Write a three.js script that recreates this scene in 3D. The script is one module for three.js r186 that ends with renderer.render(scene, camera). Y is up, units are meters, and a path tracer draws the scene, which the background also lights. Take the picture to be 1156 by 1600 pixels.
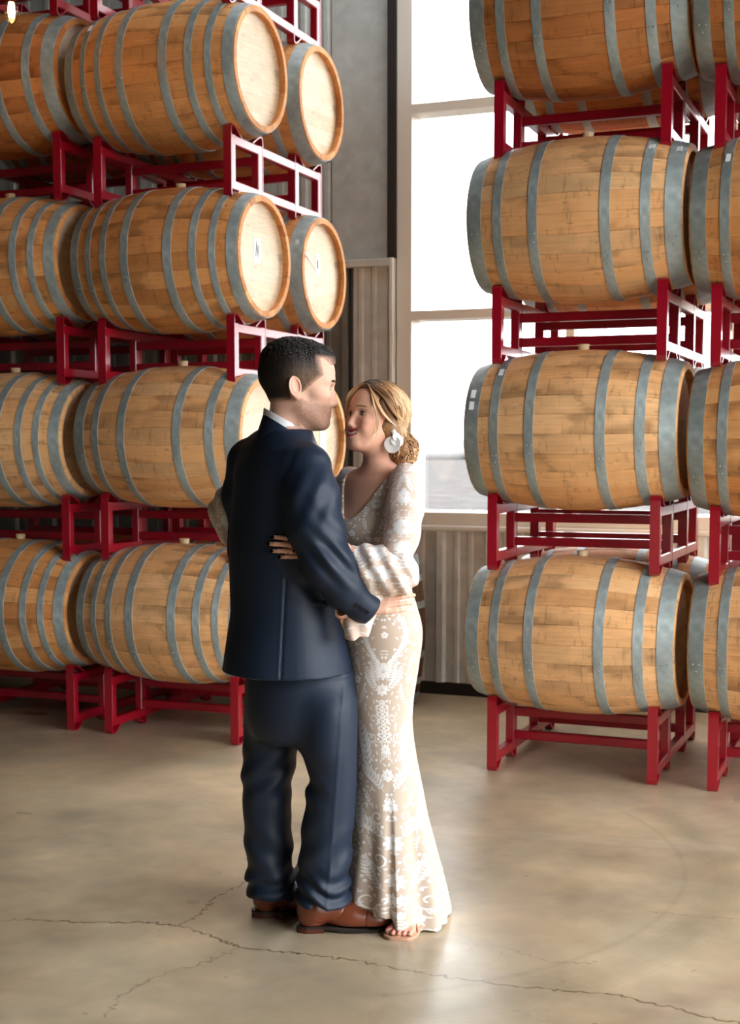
import * as THREE from 'three';
import { mergeGeometries, mergeVertices, toCreasedNormals } from 'three/addons/utils/BufferGeometryUtils.js';

// ---------------------------------------------------------------- camera, sky, exposure
// Room axes: x runs along the barrels, -z runs to the window wall, y is up. The photographer stands at x = 0, z = 0.
const scene = new THREE.Scene();
const EYE = 1.48, LENS = 2165, MIDDLE = 890, YAW = 22 * Math.PI / 180, PITCH = Math.atan(190 / LENS);
const camera = new THREE.PerspectiveCamera(2 * Math.atan(MIDDLE / LENS) * 180 / Math.PI, 1156 / (2 * MIDDLE), 0.1, 500);
camera.setViewOffset(1156, 2 * MIDDLE, 0, 0, 1156, 1600);
camera.position.set(0, EYE, 0);
camera.rotation.set(-PITCH, YAW, 0, 'YXZ');
camera.focus = 4.15; camera.userData.fStop = 5;
const renderer = new THREE.WebGLRenderer({ antialias: true });
renderer.shadowMap.enabled = true;
renderer.toneMapping = THREE.LinearToneMapping;
renderer.toneMappingExposure = 1.0;
scene.background = new THREE.Color(0.95, 0.98, 1.0);      // bright overcast
scene.backgroundIntensity = 8.6;

// ---------------------------------------------------------------- helpers
let seed = 7;
const rnd = () => { seed = (seed + 0x6d2b79f5) | 0; let t = Math.imul(seed ^ (seed >>> 15), 1 | seed); t = (t + Math.imul(t ^ (t >>> 7), 61 | t)) ^ t; return ((t ^ (t >>> 14)) >>> 0) / 4294967296; };
const rr = (a, b) => a + (b - a) * rnd();
const mix = (a, b, t) => a + (b - a) * t, clamp = (x, a = 0, b = 1) => Math.max(a, Math.min(b, x));
const smooth = (a, b, x) => { const t = clamp((x - a) / (b - a)); return t * t * (3 - 2 * t); };
const taken = {};
const numbered = (n) => { const k = taken[n] = (taken[n] ?? -1) + 1; return k ? n + '_' + String(k).padStart(3, '0') : n; };
function shade(o) { o.castShadow = o.receiveShadow = true; return o; }
function mesh(name, geometry, material, parent = scene) { const m = shade(new THREE.Mesh(geometry, material)); m.name = parent === scene ? numbered(name) : name; parent.add(m); return m; }
function thing(name, label, category, at = [0, 0, 0], turn = 0, group) {
  const o = new THREE.Group(); o.name = numbered(name); o.position.set(...at); o.rotation.y = turn; scene.add(o);
  o.userData = { label, category }; if (group) o.userData.group = group; return o;
}
function struct(name, geometry, material, parent = scene) { const m = mesh(name, geometry, material, parent); if (parent === scene) { m.name = name; m.userData.kind = 'structure'; } return m; }
const merge = (list) => mergeGeometries(list.map((g) => { const n = g.index ? g.toNonIndexed() : g; for (const k of Object.keys(n.attributes)) if (!['position', 'normal', 'uv', 'color'].includes(k)) n.deleteAttribute(k); return n; }));
// box from min/max corners with uv in metres
function box(x0, x1, y0, y1, z0, z1) {
  const g = new THREE.BoxGeometry(x1 - x0, y1 - y0, z1 - z0); g.translate((x0 + x1) / 2, (y0 + y1) / 2, (z0 + z1) / 2);
  const p = g.attributes.position, n = g.attributes.normal, uv = g.attributes.uv;
  for (let i = 0; i < p.count; i++) { const ax = Math.abs(n.getX(i)), ay = Math.abs(n.getY(i)); uv.setXY(i, ax > .5 ? p.getZ(i) : p.getX(i), ay > .5 ? p.getZ(i) : p.getY(i)); }
  return g;
}
// square tube with chamfered long edges, from min/max corners
function bar(x0, x1, y0, y1, z0, z1, c = 0.004) {
  const d = [x1 - x0, y1 - y0, z1 - z0], k = d.indexOf(Math.max(...d));
  const [w, h] = k === 0 ? [d[2], d[1]] : k === 1 ? [d[0], d[2]] : [d[0], d[1]];
  const s = new THREE.Shape(), a = w / 2, b = h / 2;
  s.moveTo(-a + c, -b); s.lineTo(a - c, -b); s.lineTo(a, -b + c); s.lineTo(a, b - c); s.lineTo(a - c, b); s.lineTo(-a + c, b); s.lineTo(-a, b - c); s.lineTo(-a, -b + c); s.closePath();
  const g = new THREE.ExtrudeGeometry(s, { depth: d[k], bevelEnabled: false }); g.translate(0, 0, -d[k] / 2);
  if (k === 0) g.rotateY(Math.PI / 2); if (k === 1) g.rotateX(Math.PI / 2);
  g.translate((x0 + x1) / 2, (y0 + y1) / 2, (z0 + z1) / 2); return g;
}
// ---- textures
function noiseField(n, cells, s) { // tileable value noise, n x n
  const g = new Float32Array(cells * cells); const keep = seed; seed = s; for (let i = 0; i < g.length; i++) g[i] = rnd(); seed = keep;
  return (x, y) => { const fx = x * cells, fy = y * cells, ix = Math.floor(fx), iy = Math.floor(fy); let tx = fx - ix, ty = fy - iy; tx = tx * tx * (3 - 2 * tx); ty = ty * ty * (3 - 2 * ty);
    const a = ((ix % cells) + cells) % cells, b = (a + 1) % cells, c = ((iy % cells) + cells) % cells, d = (c + 1) % cells;
    return mix(mix(g[c * cells + a], g[c * cells + b], tx), mix(g[d * cells + a], g[d * cells + b], tx), ty); };
}
function fbm(base, octaves, s) { const f = []; for (let i = 0; i < octaves; i++) f.push(noiseField(0, base << i, s + i * 17)); return (x, y) => { let v = 0, a = .5, t = 0; for (const n of f) { v += a * n(x, y); t += a; a *= .55; } return v / t; }; }
function dataMap(w, h, fn, srgb = true) {
  const d = new Uint8Array(w * h * 4);
  for (let y = 0; y < h; y++) for (let x = 0; x < w; x++) { const c = fn(x / w, y / h), o = (y * w + x) * 4; d[o] = clamp(c[0]) * 255; d[o + 1] = clamp(c[1]) * 255; d[o + 2] = clamp(c[2]) * 255; d[o + 3] = 255; }
  const t = new THREE.DataTexture(d, w, h); t.wrapS = t.wrapT = THREE.RepeatWrapping; t.magFilter = THREE.LinearFilter; t.minFilter = THREE.LinearMipmapLinearFilter; if (srgb) t.colorSpace = THREE.SRGBColorSpace; t.needsUpdate = true; return t;
}
const grey = (fn) => (x, y) => { const v = fn(x, y); return [v, v, v]; };
const std = (o) => new THREE.MeshPhysicalMaterial(o);
const hex = (r, g, b) => new THREE.Color().setRGB(r / 255, g / 255, b / 255, THREE.SRGBColorSpace);

// ---------------------------------------------------------------- materials
// oak: u runs along the stave, v across the staves (one stave is 1/8 of the sheet)
const oakN = fbm(8, 5, 11), oakF = fbm(32, 3, 23), oakS = fbm(4, 4, 37), oakD = fbm(16, 4, 41);
const oakStripe = [...Array(8)].map((_, i) => [.93, 1.02, .97, 1.05, .95, 1.0, 1.03, .98][i]);
const oakMap = dataMap(1024, 1024, (x, y) => {
  const strip = oakStripe[Math.floor(y * 8)], g = oakF(x * .25, y * 4 + .02 * oakN(x, y)) - .5, sat = oakN(x, y) - .5, st = smooth(.60, .78, oakS(x, y)) * .28, sp = smooth(.70, .80, oakD(x, y * 2)) * .2, cross = smooth(.62, .8, oakF(x * 2, y * .25)) * .10;
  const v = strip * (1 + .13 * g + .22 * sat - .8 * st - .6 * sp - cross);
  return [.97 * v, .95 * v - .03 * st, .93 * v - .05 * st];
});
const oakBump = dataMap(512, 512, grey((x, y) => .5 + .5 * (oakF(x * .25, y * 4) - .5) + .3 * (oakD(x, y) - .5)), false);
const oak = (c, rough = .62) => std({ color: c, map: oakMap, bumpMap: oakBump, bumpScale: .0004, roughness: rough, specularIntensity: .4 });
const OAK = {  // per barrel tone: three neighbouring stave shades
  honey: [oak(hex(244, 190, 134)), oak(hex(238, 181, 124)), oak(hex(246, 196, 142))],
  amber: [oak(hex(230, 165, 104)), oak(hex(220, 153, 93)), oak(hex(234, 174, 113))],
  brown: [oak(hex(204, 132, 76)), oak(hex(190, 118, 65)), oak(hex(210, 141, 84))],
  dusk: [oak(hex(112, 80, 54)), oak(hex(98, 70, 48)), oak(hex(122, 88, 60))],
};
const paleMap = dataMap(512, 512, (x, y) => { const g = oakF(x * .25, y * 3) - .5, m = oakN(x, y) - .5, k = smooth(.66, .8, oakS(x, y)) * .12; const v = .95 + .14 * g + .10 * m - k; return [v, v * .985 - k * .1, v * .965 - k * .2]; });
const HEADWOOD = [std({ color: hex(250, 230, 200), map: paleMap, roughness: .6 }), std({ color: hex(246, 224, 192), map: paleMap, roughness: .6 }), std({ color: hex(252, 235, 208), map: paleMap, roughness: .6 })];
const galvN = fbm(16, 4, 57);
const galvMap = dataMap(512, 512, grey((x, y) => .86 + .34 * (galvN(x, y) - .5) + .12 * (oakF(x, y) - .5)));
const galvRough = dataMap(256, 256, grey((x, y) => .50 + .25 * (galvN(x, y) - .3)), false);
const HOOP = std({ color: hex(184, 196, 194), map: galvMap, roughnessMap: galvRough, roughness: 1, metalness: .25 });
const RED = std({ color: hex(154, 2, 30), roughness: .36, clearcoat: .6, clearcoatRoughness: .16, bumpMap: galvMap, bumpScale: .0006 });
const REDWORN = std({ color: hex(150, 10, 30), roughness: .5, clearcoat: .3, clearcoatRoughness: .4, bumpMap: galvMap, bumpScale: .001 });
const CORK = std({ color: hex(226, 200, 156), roughness: .8 });
const steelMap = dataMap(256, 256, grey((x, y) => .93 + .14 * (galvN(x, y) - .5)));
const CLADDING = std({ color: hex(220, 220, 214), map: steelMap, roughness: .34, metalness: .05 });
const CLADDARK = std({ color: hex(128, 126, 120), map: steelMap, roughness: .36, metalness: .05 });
const UPPER = std({ color: hex(206, 212, 208), map: steelMap, roughness: .45, metalness: .05 });
const FRAME = std({ color: hex(222, 218, 208), roughness: .45 });
const BLACKSTEEL = std({ color: hex(34, 30, 28), roughness: .6 });
const ROOF = std({ color: hex(56, 54, 52), roughness: .7 });
const WALLBOARD = std({ color: hex(52, 50, 46), roughness: .8 });
const PANE = std({ color: 0xffffff, transmission: 1, roughness: 0, thickness: 0, ior: 1.5 });

// polished concrete, 6 m of it to a sheet; the cracks and tyre marks run where the floor has them
const FLOOR0 = [-5, -7.6], FLOORW = 6.4;   // x and z of the sheet's corner, its side in metres
const floorMap = (() => {
  const W = 2048, cv = document.createElement('canvas'); cv.width = cv.height = W; const c = cv.getContext('2d'), k = W / FLOORW;
  const im = c.createImageData(W, W), a = fbm(6, 6, 71), b = fbm(24, 5, 83), f = fbm(96, 3, 97), s = fbm(5, 5, 131);
  for (let y = 0; y < W; y++) for (let x = 0; x < W; x++) {
    const u = x / W, v = y / W, q = a(u, v) - .5, w = b(u + .05 * q, v) - .5, n = f(u, v) - .5, o = (y * W + x) * 4, dk = smooth(.56, .72, s(u, v));
    const l = 1 + .46 * q + .30 * w + .12 * n - .13 * dk, warm = 1 + .06 * (b(v, u) - .5);
    im.data[o] = clamp(.70 * l * warm) * 255; im.data[o + 1] = clamp(.628 * l) * 255; im.data[o + 2] = clamp(.52 * l / warm) * 255; im.data[o + 3] = 255;
  }
  c.putImageData(im, 0, 0);
  const P = (x, b) => [(x - FLOOR0[0]) * k, (-b - FLOOR0[1]) * k];
  const wander = (pts, width, style, amp = .012) => {
    c.strokeStyle = style; c.lineJoin = 'round';
    for (let i = 0; i + 1 < pts.length; i++) { const n = 14; let [x0, y0] = P(...pts[i]); const [xe, ye] = P(...pts[i + 1]), sx = x0, sy = y0;
      for (let j = 1; j <= n; j++) { const t = j / n, e = j === n ? 0 : 1, x1 = mix(sx, xe, t) + e * rr(-amp, amp) * k, y1 = mix(sy, ye, t) + e * rr(-amp, amp) * k; c.lineWidth = width * rr(.4, 1.3); c.beginPath(); c.moveTo(x0, y0); c.lineTo(x1, y1); c.stroke(); x0 = x1; y0 = y1; } }
  };
  const dark = 'rgba(70,50,34,.6)', faint = 'rgba(90,66,46,.4)';
  wander([[-2.598, 3.535], [-2.42, 3.58], [-2.252, 3.656], [-2.12, 3.67], [-1.98, 3.62], [-1.861, 3.573], [-1.70, 3.59], [-1.52, 3.599], [-1.34, 3.59], [-1.173, 3.582], [-.95, 3.60], [-.751, 3.63], [-.58, 3.60], [-.411, 3.563]], 2.2, dark);
  wander([[-2.12, 3.67], [-2.12, 3.82], [-2.15, 3.95], [-2.127, 4.137]], 2.0, dark);
  wander([[-1.861, 3.573], [-1.90, 3.43], [-1.98, 3.26], [-1.99, 3.12], [-1.95, 2.985]], 1.6, faint);
  wander([[-2.598, 3.535], [-2.8, 3.45], [-3.1, 3.5]], 1.2, faint);
  wander([[-.80, 4.35], [-.62, 4.36], [-.45, 4.40]], 1.4, faint); wander([[-1.12, 3.86], [-.98, 3.8], [-.86, 3.84]], 1.2, faint);
  c.lineCap = 'round';
  for (const [r, w, al] of [[1.55, .16, .045], [1.42, .03, .035], [1.82, .12, .025]]) { const [x, y] = P(-2.15, 4.55); c.strokeStyle = `rgba(78,62,44,${al})`; for (let i = 0; i < 3; i++) { c.lineWidth = w * k * (1 - i * .3); c.beginPath(); c.arc(x, y, r * k, -.75, .95); c.stroke(); } }
  for (let i = 0; i < 260; i++) { c.fillStyle = `rgba(${rr(50, 90)},${rr(42, 70)},${rr(30, 50)},${rr(.05, .3)})`; c.beginPath(); c.ellipse(rr(0, W), rr(0, W), rr(1, 4), rr(1, 3), rr(0, 3), 0, 7); c.fill(); }
  for (let i = 0; i < 40; i++) { const [x, y] = [rr(0, W), rr(0, W)]; c.strokeStyle = `rgba(250,244,230,${rr(.03, .09)})`; c.lineWidth = rr(6, 40); c.beginPath(); c.moveTo(x, y); c.bezierCurveTo(x + rr(-200, 200), y + rr(-80, 80), x + rr(-300, 300), y + rr(-80, 80), x + rr(-500, 500), y + rr(-150, 150)); c.stroke(); }
  const t = new THREE.CanvasTexture(cv); t.colorSpace = THREE.SRGBColorSpace; t.wrapS = t.wrapT = THREE.RepeatWrapping; t.flipY = false; return t;
})();
const floorRough = dataMap(512, 512, grey((x, y) => .35 + .28 * (oakN(x, y) - .5) + .16 * (oakD(x, y) - .5)), false);
const FLOOR = std({ color: 0xffffff, map: floorMap, roughnessMap: floorRough, roughness: 1, specularIntensity: .9, bumpMap: floorRough, bumpScale: .0012 });

// ---------------------------------------------------------------- the room
const ROOM = { x0: -6.8, x1: 3.4, z0: -8.05, z1: 5.5, top: 5.6 };
{
  const g = new THREE.BoxGeometry(ROOM.x1 - ROOM.x0 + .4, .2, ROOM.z1 - ROOM.z0 + .4); g.translate((ROOM.x0 + ROOM.x1) / 2, -.1, (ROOM.z0 + ROOM.z1) / 2);
  const p = g.attributes.position, uv = g.attributes.uv; for (let i = 0; i < p.count; i++) uv.setXY(i, (p.getX(i) - FLOOR0[0]) / FLOORW, (p.getZ(i) - FLOOR0[1]) / FLOORW);
  struct('floor', g, FLOOR);
  const sky = { x0: -3.3, x1: -2.0, z0: -7.6, z1: -6.1 }, cb = (x0, x1, z0, z1) => box(x0, x1, ROOM.top, ROOM.top + .2, z0, z1);   // roof with one clear panel over the aisle
  struct('ceiling', merge([cb(ROOM.x0 - .2, sky.x0, ROOM.z0 - .2, ROOM.z1 + .2), cb(sky.x1, ROOM.x1 + .2, ROOM.z0 - .2, ROOM.z1 + .2), cb(sky.x0, sky.x1, ROOM.z0 - .2, sky.z0), cb(sky.x0, sky.x1, sky.z1, ROOM.z1 + .2)]), ROOF);
  struct('window_2', box(sky.x0, sky.x1, ROOM.top + .10, ROOM.top + .104, sky.z0, sky.z1), PANE);
  struct('wall_left', box(ROOM.x0 - .2, ROOM.x0, 0, ROOM.top, ROOM.z0, ROOM.z1), WALLBOARD);
  struct('wall_front', box(ROOM.x0, ROOM.x1, 0, ROOM.top, ROOM.z1, ROOM.z1 + .2), WALLBOARD);
  // right wall with the wide open bay door that lets the daylight in
  const bay = { z0: -6.9, z1: .4, top: 5.2 }, x0 = ROOM.x1, x1 = ROOM.x1 + .2;
  struct('wall_right', merge([box(x0, x1, 0, ROOM.top, ROOM.z0, bay.z0), box(x0, x1, 0, ROOM.top, bay.z1, ROOM.z1), box(x0, x1, bay.top, ROOM.top, bay.z0, bay.z1)]), WALLBOARD);
  struct('door_1', merge([box(x0 - .03, x1 + .03, 0, bay.top, bay.z0, bay.z0 + .1), box(x0 - .03, x1 + .03, 0, bay.top, bay.z1 - .1, bay.z1), box(x0 - .03, x1 + .03, bay.top - .1, bay.top, bay.z0, bay.z1)]), FRAME);
}
// ribbed sheet along x: the rib profile is repeated from x0 to x1 on the plane z (facing +z)
function ribbed(x0, x1, y0, y1, z, profile, period) {
  const pts = []; for (let o = Math.floor(x0 / period) * period; o < x1; o += period) for (const [u, d] of profile) { const x = o + u * period; if (x > x0 && x < x1) pts.push([x, d]); }
  pts.unshift([x0, 0]); pts.push([x1, 0]);
  const s = new THREE.Shape(); s.moveTo(x0, -.012); for (const [x, d] of pts) s.lineTo(x, d); s.lineTo(x1, -.012); s.closePath();
  const g = new THREE.ExtrudeGeometry(s, { depth: y1 - y0, bevelEnabled: false }); g.rotateX(-Math.PI / 2);   // extruded upward, profile depth now runs to -z
  g.scale(1, 1, -1); const ix = g.attributes.position; for (let i = 0; i < ix.count; i += 3) for (const a of ['position', 'normal', 'uv']) { const t = g.attributes[a], n = t.itemSize; for (let k = 0; k < n; k++) { const q = t.array[(i + 1) * n + k]; t.array[(i + 1) * n + k] = t.array[(i + 2) * n + k]; t.array[(i + 2) * n + k] = q; } }
  g.translate(0, y0, z); return g;
}
const RIB = [[.05, 0], [.10, .026], [.22, .026], [.27, 0], [.42, 0], [.455, .008], [.52, .008], [.555, 0], [.70, 0], [.735, .008], [.80, .008], [.835, 0]];
const LOWRIB = [[.1, 0], [.14, .010], [.24, .010], [.28, 0], [.6, 0], [.63, .004], [.72, .004], [.75, 0]];
{
  const Z = -7.8, W0 = -2.98, W1 = 1.72, SILL = 1.10, TOP = 5.2;
  // the solid wall behind the cladding, with the hole for the window
  const wall = struct('wall_back', merge([box(ROOM.x0, W0, 0, ROOM.top, ROOM.z0, Z - .06), box(W1, ROOM.x1, 0, ROOM.top, ROOM.z0, Z - .06), box(W0, W1, 0, SILL - .1, ROOM.z0, Z - .06), box(W0, W1, TOP, ROOM.top, ROOM.z0, Z - .06)]), WALLBOARD);
  const sheets = (x0, x1, y0, y1, z, m, rib, per) => { for (let x = x0, k = Math.max(1, Math.round((x1 - x0) / .915)), w = (x1 - x0) / k; x < x1 - .01; x += w) mesh('cladding_panel', ribbed(x, x + w - .002, y0, y1, z, rib, per), m, wall); };
  sheets(-6.75, -3.42, 2.60, ROOM.top, Z - .04, UPPER, LOWRIB, .305); sheets(-3.415, -3.035, 2.60, ROOM.top, Z - .04, UPPER, [[.2, 0], [.3, .0015], [.7, .0015], [.8, 0]], .4);
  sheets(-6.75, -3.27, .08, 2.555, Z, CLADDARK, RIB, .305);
  sheets(-3.255, -3.012, .08, 2.555, Z + .012, CLADDING, RIB, .305);
  sheets(-2.86, 3.3, .08, .99, Z, CLADDING, RIB, .305);
  mesh('cladding_cap', bar(-6.75, -2.99, 2.555, 2.60, Z - .06, Z + .045), CLADDING, wall);
  mesh('corner_trim', bar(-3.012, -2.988, .0, 2.6, Z - .06, Z + .05), FRAME, wall);
  mesh('seam_strip', bar(-3.275, -3.255, .08, 2.555, Z - .05, Z + .03), BLACKSTEEL, wall);
  mesh('post', box(-3.034, -2.982, 2.60, ROOM.top, Z - .06, Z + .02), BLACKSTEEL, wall);
  mesh('kick_board', box(-6.75, 3.3, 0, .08, Z - .06, Z - .02), BLACKSTEEL, wall);
  // window: frame, mullions, panes, sill
  const win = new THREE.Group(); win.name = 'window_1'; win.userData.kind = 'structure'; scene.add(win);
  mesh('jamb', box(-2.98, -2.888, SILL - .1, TOP, ROOM.z0, Z), FRAME, win); mesh('jamb', box(W1 - .09, W1, SILL - .1, TOP, ROOM.z0, Z), FRAME, win);
  mesh('head', box(W0, W1, TOP - .08, TOP, ROOM.z0, Z), FRAME, win);
  const ys = [SILL, 2.262, 3.4575, 4.65, TOP - .08], xs = [-2.888, -1.94, -1.04, -.14, .76, W1 - .09];
  for (const y of ys.slice(1, -1)) mesh('mullion', bar(-2.888, W1 - .09, y - .028, y + .028, Z - .16, Z), FRAME, win);
  for (const x of xs.slice(1, -1)) mesh('mullion', bar(x - .026, x + .026, SILL, TOP - .08, Z - .16, Z - .05), FRAME, win);
  mesh('window_sill', merge([bar(W0, W1, SILL - .075, SILL, ROOM.z0, Z + .012), bar(W0 + .02, W1, SILL - .112, SILL - .075, Z - .06, Z + .035, .01)]), FRAME, win);
  for (let i = 0; i + 1 < xs.length; i++) for (let j = 0; j + 1 < ys.length; j++) mesh('pane', box(xs[i] + .01, xs[i + 1] - .01, ys[j] + .01, ys[j + 1] - .01, Z - .162, Z - .158), PANE, win);
  mesh('trim', bar(-2.89, -2.86, 0, SILL - .1, Z - .06, Z + .03), FRAME, wall);
}
// outside: pale winter field and a low far hedge
{
  const N = fbm(16, 5, 211), m = std({ color: new THREE.Color(.128, .122, .119), map: dataMap(512, 512, grey((x, y) => .86 + .28 * (N(x, y) - .5))), roughness: 1, specularIntensity: 0 });
  const g = new THREE.PlaneGeometry(500, 500, 1, 1); g.rotateX(-Math.PI / 2); g.translate(-40, -.12, -120); const uv = g.attributes.uv; for (let i = 0; i < uv.count; i++) uv.setXY(i, uv.getX(i) * 60, uv.getY(i) * 60);
  struct('ground', g, m);
  const hedge = []; for (let i = 0; i < 90; i++) { const s = new THREE.IcosahedronGeometry(1, 1); s.scale(rr(3, 7), rr(.8, 2.2), rr(2, 4)); s.translate(-250 + i * 4.6 + rr(-2, 2), .6, -185 + rr(-4, 4)); hedge.push(s); }
  const h = mesh('hedge', merge(hedge), std({ color: new THREE.Color(.205, .205, .205), roughness: 1, specularIntensity: 0 })); h.userData = { kind: 'stuff', label: 'pale far hedge along the field beyond the window', category: 'hedge' };
}

// ---------------------------------------------------------------- barrels
const BL = .47, RB = .36, RH = .292, NST = 26;
const rad = (x) => RB - (RB - RH) * (x / BL) ** 2;
function staveGeometry(variant) {
  const n = 16, w = 2 * Math.PI / NST, sec = [[-.5, -.0022], [-.47, 0], [-.16, .0006], [.16, .0006], [.47, 0], [.5, -.0022], [.5, -.026], [-.5, -.026]], pos = [], uv = [], idx = [];
  for (let i = 0; i <= n; i++) { const x = -BL + 2 * BL * i / n, r = rad(x); for (const [a, d] of sec) { const t = a * w * .995; pos.push(x, (r + d) * Math.cos(t), (r + d) * Math.sin(t)); uv.push(.06 * variant + .9 * i / n, (variant % 8 + .06 + .88 * (a + .5)) / 8); } }
  const m = sec.length; for (let i = 0; i < n; i++) for (let j = 0; j < m; j++) { const a = i * m + j, b = i * m + (j + 1) % m; idx.push(a, b, a + m, b, b + m, a + m); }
  for (const s of [0, n * m]) for (let j = 1; j < m - 1; j++) s ? idx.push(s, s + j, s + j + 1) : idx.push(s, s + j + 1, s + j);
  const g = new THREE.BufferGeometry(); g.setAttribute('position', new THREE.Float32BufferAttribute(pos, 3)); g.setAttribute('uv', new THREE.Float32BufferAttribute(uv, 2)); g.setIndex(idx);
  return toCreasedNormals(g, .6);
}
const STAVE = [...Array(8)].map((_, i) => staveGeometry(i));
function hoopGeometry(x0, x1) {   // a riveted band; the axis is x
  const p = []; const e = .0035; for (let i = 0; i <= 4; i++) { const x = mix(x0, x1, i / 4); p.push(new THREE.Vector2(rad(x) + e, x)); } p.push(new THREE.Vector2(rad(x1) - .001, x1), new THREE.Vector2(rad(x0) - .001, x0), new THREE.Vector2(rad(x0) + e, x0));
  let g = new THREE.LatheGeometry(p, 56); g.rotateZ(-Math.PI / 2); const uv = g.attributes.uv; for (let i = 0; i < uv.count; i++) uv.setXY(i, uv.getX(i) * 2, uv.getY(i) * .12); g = toCreasedNormals(g, .7);
  const parts = [g]; for (const [da, f] of [[0, .3], [0, .7], [.10, .5]]) { const x = mix(x0, x1, f), s = new THREE.SphereGeometry(.005, 6, 4); s.scale(1, .6, 1); s.translate(x, rad(x) + e, 0); s.rotateX(2.0 + da); parts.push(s); }
  const lap = new THREE.CylinderGeometry(1, 1, x1 - x0, 6, 1, true, 0, .16); lap.scale(rad((x0 + x1) / 2) + e + .002, 1, rad((x0 + x1) / 2) + e + .002); lap.rotateZ(-Math.PI / 2); lap.translate((x0 + x1) / 2, 0, 0); lap.rotateX(2.0); parts.push(lap);
  return merge(parts);
}
const bands6 = [[.398, .464], [.300, .341], [.135, .177]], bands8 = [[.414, .464], [.330, .362], [.232, .268], [.098, .142]];
const HOOPS = { 6: bands6.flatMap(([a, b]) => [hoopGeometry(a, b), hoopGeometry(-b, -a)]), 8: bands8.flatMap(([a, b]) => [hoopGeometry(a, b), hoopGeometry(-b, -a)]) };
const NHP = 7, RHD = rad(BL - .04) - .024;
const HEADPLANK = [...Array(NHP)].map((_, i) => {
  const y0 = -RHD + 2 * RHD * i / NHP + .0006, y1 = -RHD + 2 * RHD * (i + 1) / NHP - .0006, s = new THREE.Shape(), n = 8, at = (y) => Math.sqrt(Math.max(0, RHD * RHD - y * y));
  for (let k = 0; k <= n; k++) { const y = mix(y0, y1, k / n); k ? s.lineTo(at(y), y) : s.moveTo(at(y), y); } for (let k = n; k >= 0; k--) { const y = mix(y0, y1, k / n); s.lineTo(-at(y), y); } s.closePath();
  const g = new THREE.ExtrudeGeometry(s, { depth: .018, bevelEnabled: true, bevelSize: .0008, bevelThickness: .0008, bevelSegments: 1, curveSegments: 4 }); const uv = g.attributes.uv; for (let q = 0; q < uv.count; q++) uv.setXY(q, uv.getX(q) * 1.6 + i * .37, uv.getY(q) * 1.6 + i * .23);
  g.rotateY(Math.PI / 2); g.translate(BL - .055, 0, 0); return g;   // faces +x
});
const BUNG = (() => { const g = new THREE.LatheGeometry([[0, 0], [.022, 0], [.026, .034], [.0245, .037], [0, .037]].map(([a, b]) => new THREE.Vector2(a, b)), 20); return toCreasedNormals(g, .6); })();
// origin under the belly; roll turns the pattern of staves; the bung stays on top
function barrelParts(t, tone, hoops, roll, bung = true) {
  const body = (m) => { m.position.y = RB; return m; }, tones = OAK[tone];
  for (let i = 0; i < NST; i++) { const v = Math.floor(rnd() * 8), m = body(mesh('stave', STAVE[v], tones[Math.floor(rnd() * 3)], t)); m.rotation.x = roll + i * 2 * Math.PI / NST; if (rnd() < .5) m.rotation.y = Math.PI; }
  for (const h of HOOPS[hoops]) body(mesh('hoop', h, HOOP, t)).rotation.x = rr(-.25, .25);
  for (const s of [0, Math.PI]) { const lean = roll * 1.7; for (let i = 0; i < NHP; i++) { const m = body(mesh('head_plank', HEADPLANK[i], HEADWOOD[Math.floor(rnd() * 3)], t)); m.rotation.order = 'YXZ'; m.rotation.set(lean, s, 0); } }
  if (bung) { const b = mesh('bung', BUNG, CORK, t); b.position.y = 2 * RB - .012; }
}
const barrelKinds = {};
function barrel(key, tone, hoops, roll, at, turn, label, group) {
  let o; if (barrelKinds[key]) { o = barrelKinds[key].clone(); o.name = numbered('wine_barrel'); o.position.set(...at); o.rotation.y = turn; scene.add(o); }
  else { o = barrelKinds[key] = thing('wine_barrel', label, 'barrel', at, turn); barrelParts(o, tone, hoops, roll); }
  o.userData = { label, category: 'barrel', group }; return o;
}

// ---------------------------------------------------------------- steel racks: two saddles one behind the other, side frames at x = -A and +A, depth runs to -z
const A = .367, RLEN = 1.07, TB = .021;   // TB: half a tube
const strapPath = (pts, w, th) => { const s = new THREE.Shape(), q = pts.map((p) => new THREE.Vector2(...p)), L = [], R = [];
  for (let i = 0; i < q.length; i++) { const d = new THREE.Vector2(); if (i) d.add(q[i].clone().sub(q[i - 1]).normalize()); if (i + 1 < q.length) d.add(q[i + 1].clone().sub(q[i]).normalize()); d.normalize(); const n = new THREE.Vector2(-d.y, d.x).multiplyScalar(th / 2); L.push(q[i].clone().add(n)); R.push(q[i].clone().sub(n)); }
  s.setFromPoints([...L, ...R.reverse()]); const g = new THREE.ExtrudeGeometry(s, { depth: w, bevelEnabled: false }); g.translate(0, 0, -w / 2); g.rotateY(Math.PI / 2); return g; };   // path in (depth, height) -> (-z, y)
const STRAP = (() => { // front strap of a saddle: hook over the top, down the face, hook at the foot
  const p = [[.112, .300], [.05, .336], [.030, .3445], [.014, .345], [.006, .338], [.004, .325], [.004, .022], [.007, .008], [.016, .003], [.030, .004], [.05, .014], [.096, .047]];
  return strapPath(p, 2 * TB + .002, .007); })();
const STRAPBACK = (() => { const g = STRAP.clone(); g.rotateY(Math.PI); return g; })();   // its mirror image for the saddle's far side
const UPRIGHT = bar(-TB, TB, .045, .300, -.021, .021), RAIL = bar(-TB, TB, -.0225, .0225, -RLEN + .008, -.008), CROSS = bar(-A + TB, A - TB, -.021, .021, -.019, .019);
const TAG = box(-.03, .03, -.015, .015, 0, .002), TAGMAT = std({ color: hex(210, 214, 216), roughness: .5 });
let rackKind;
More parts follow.
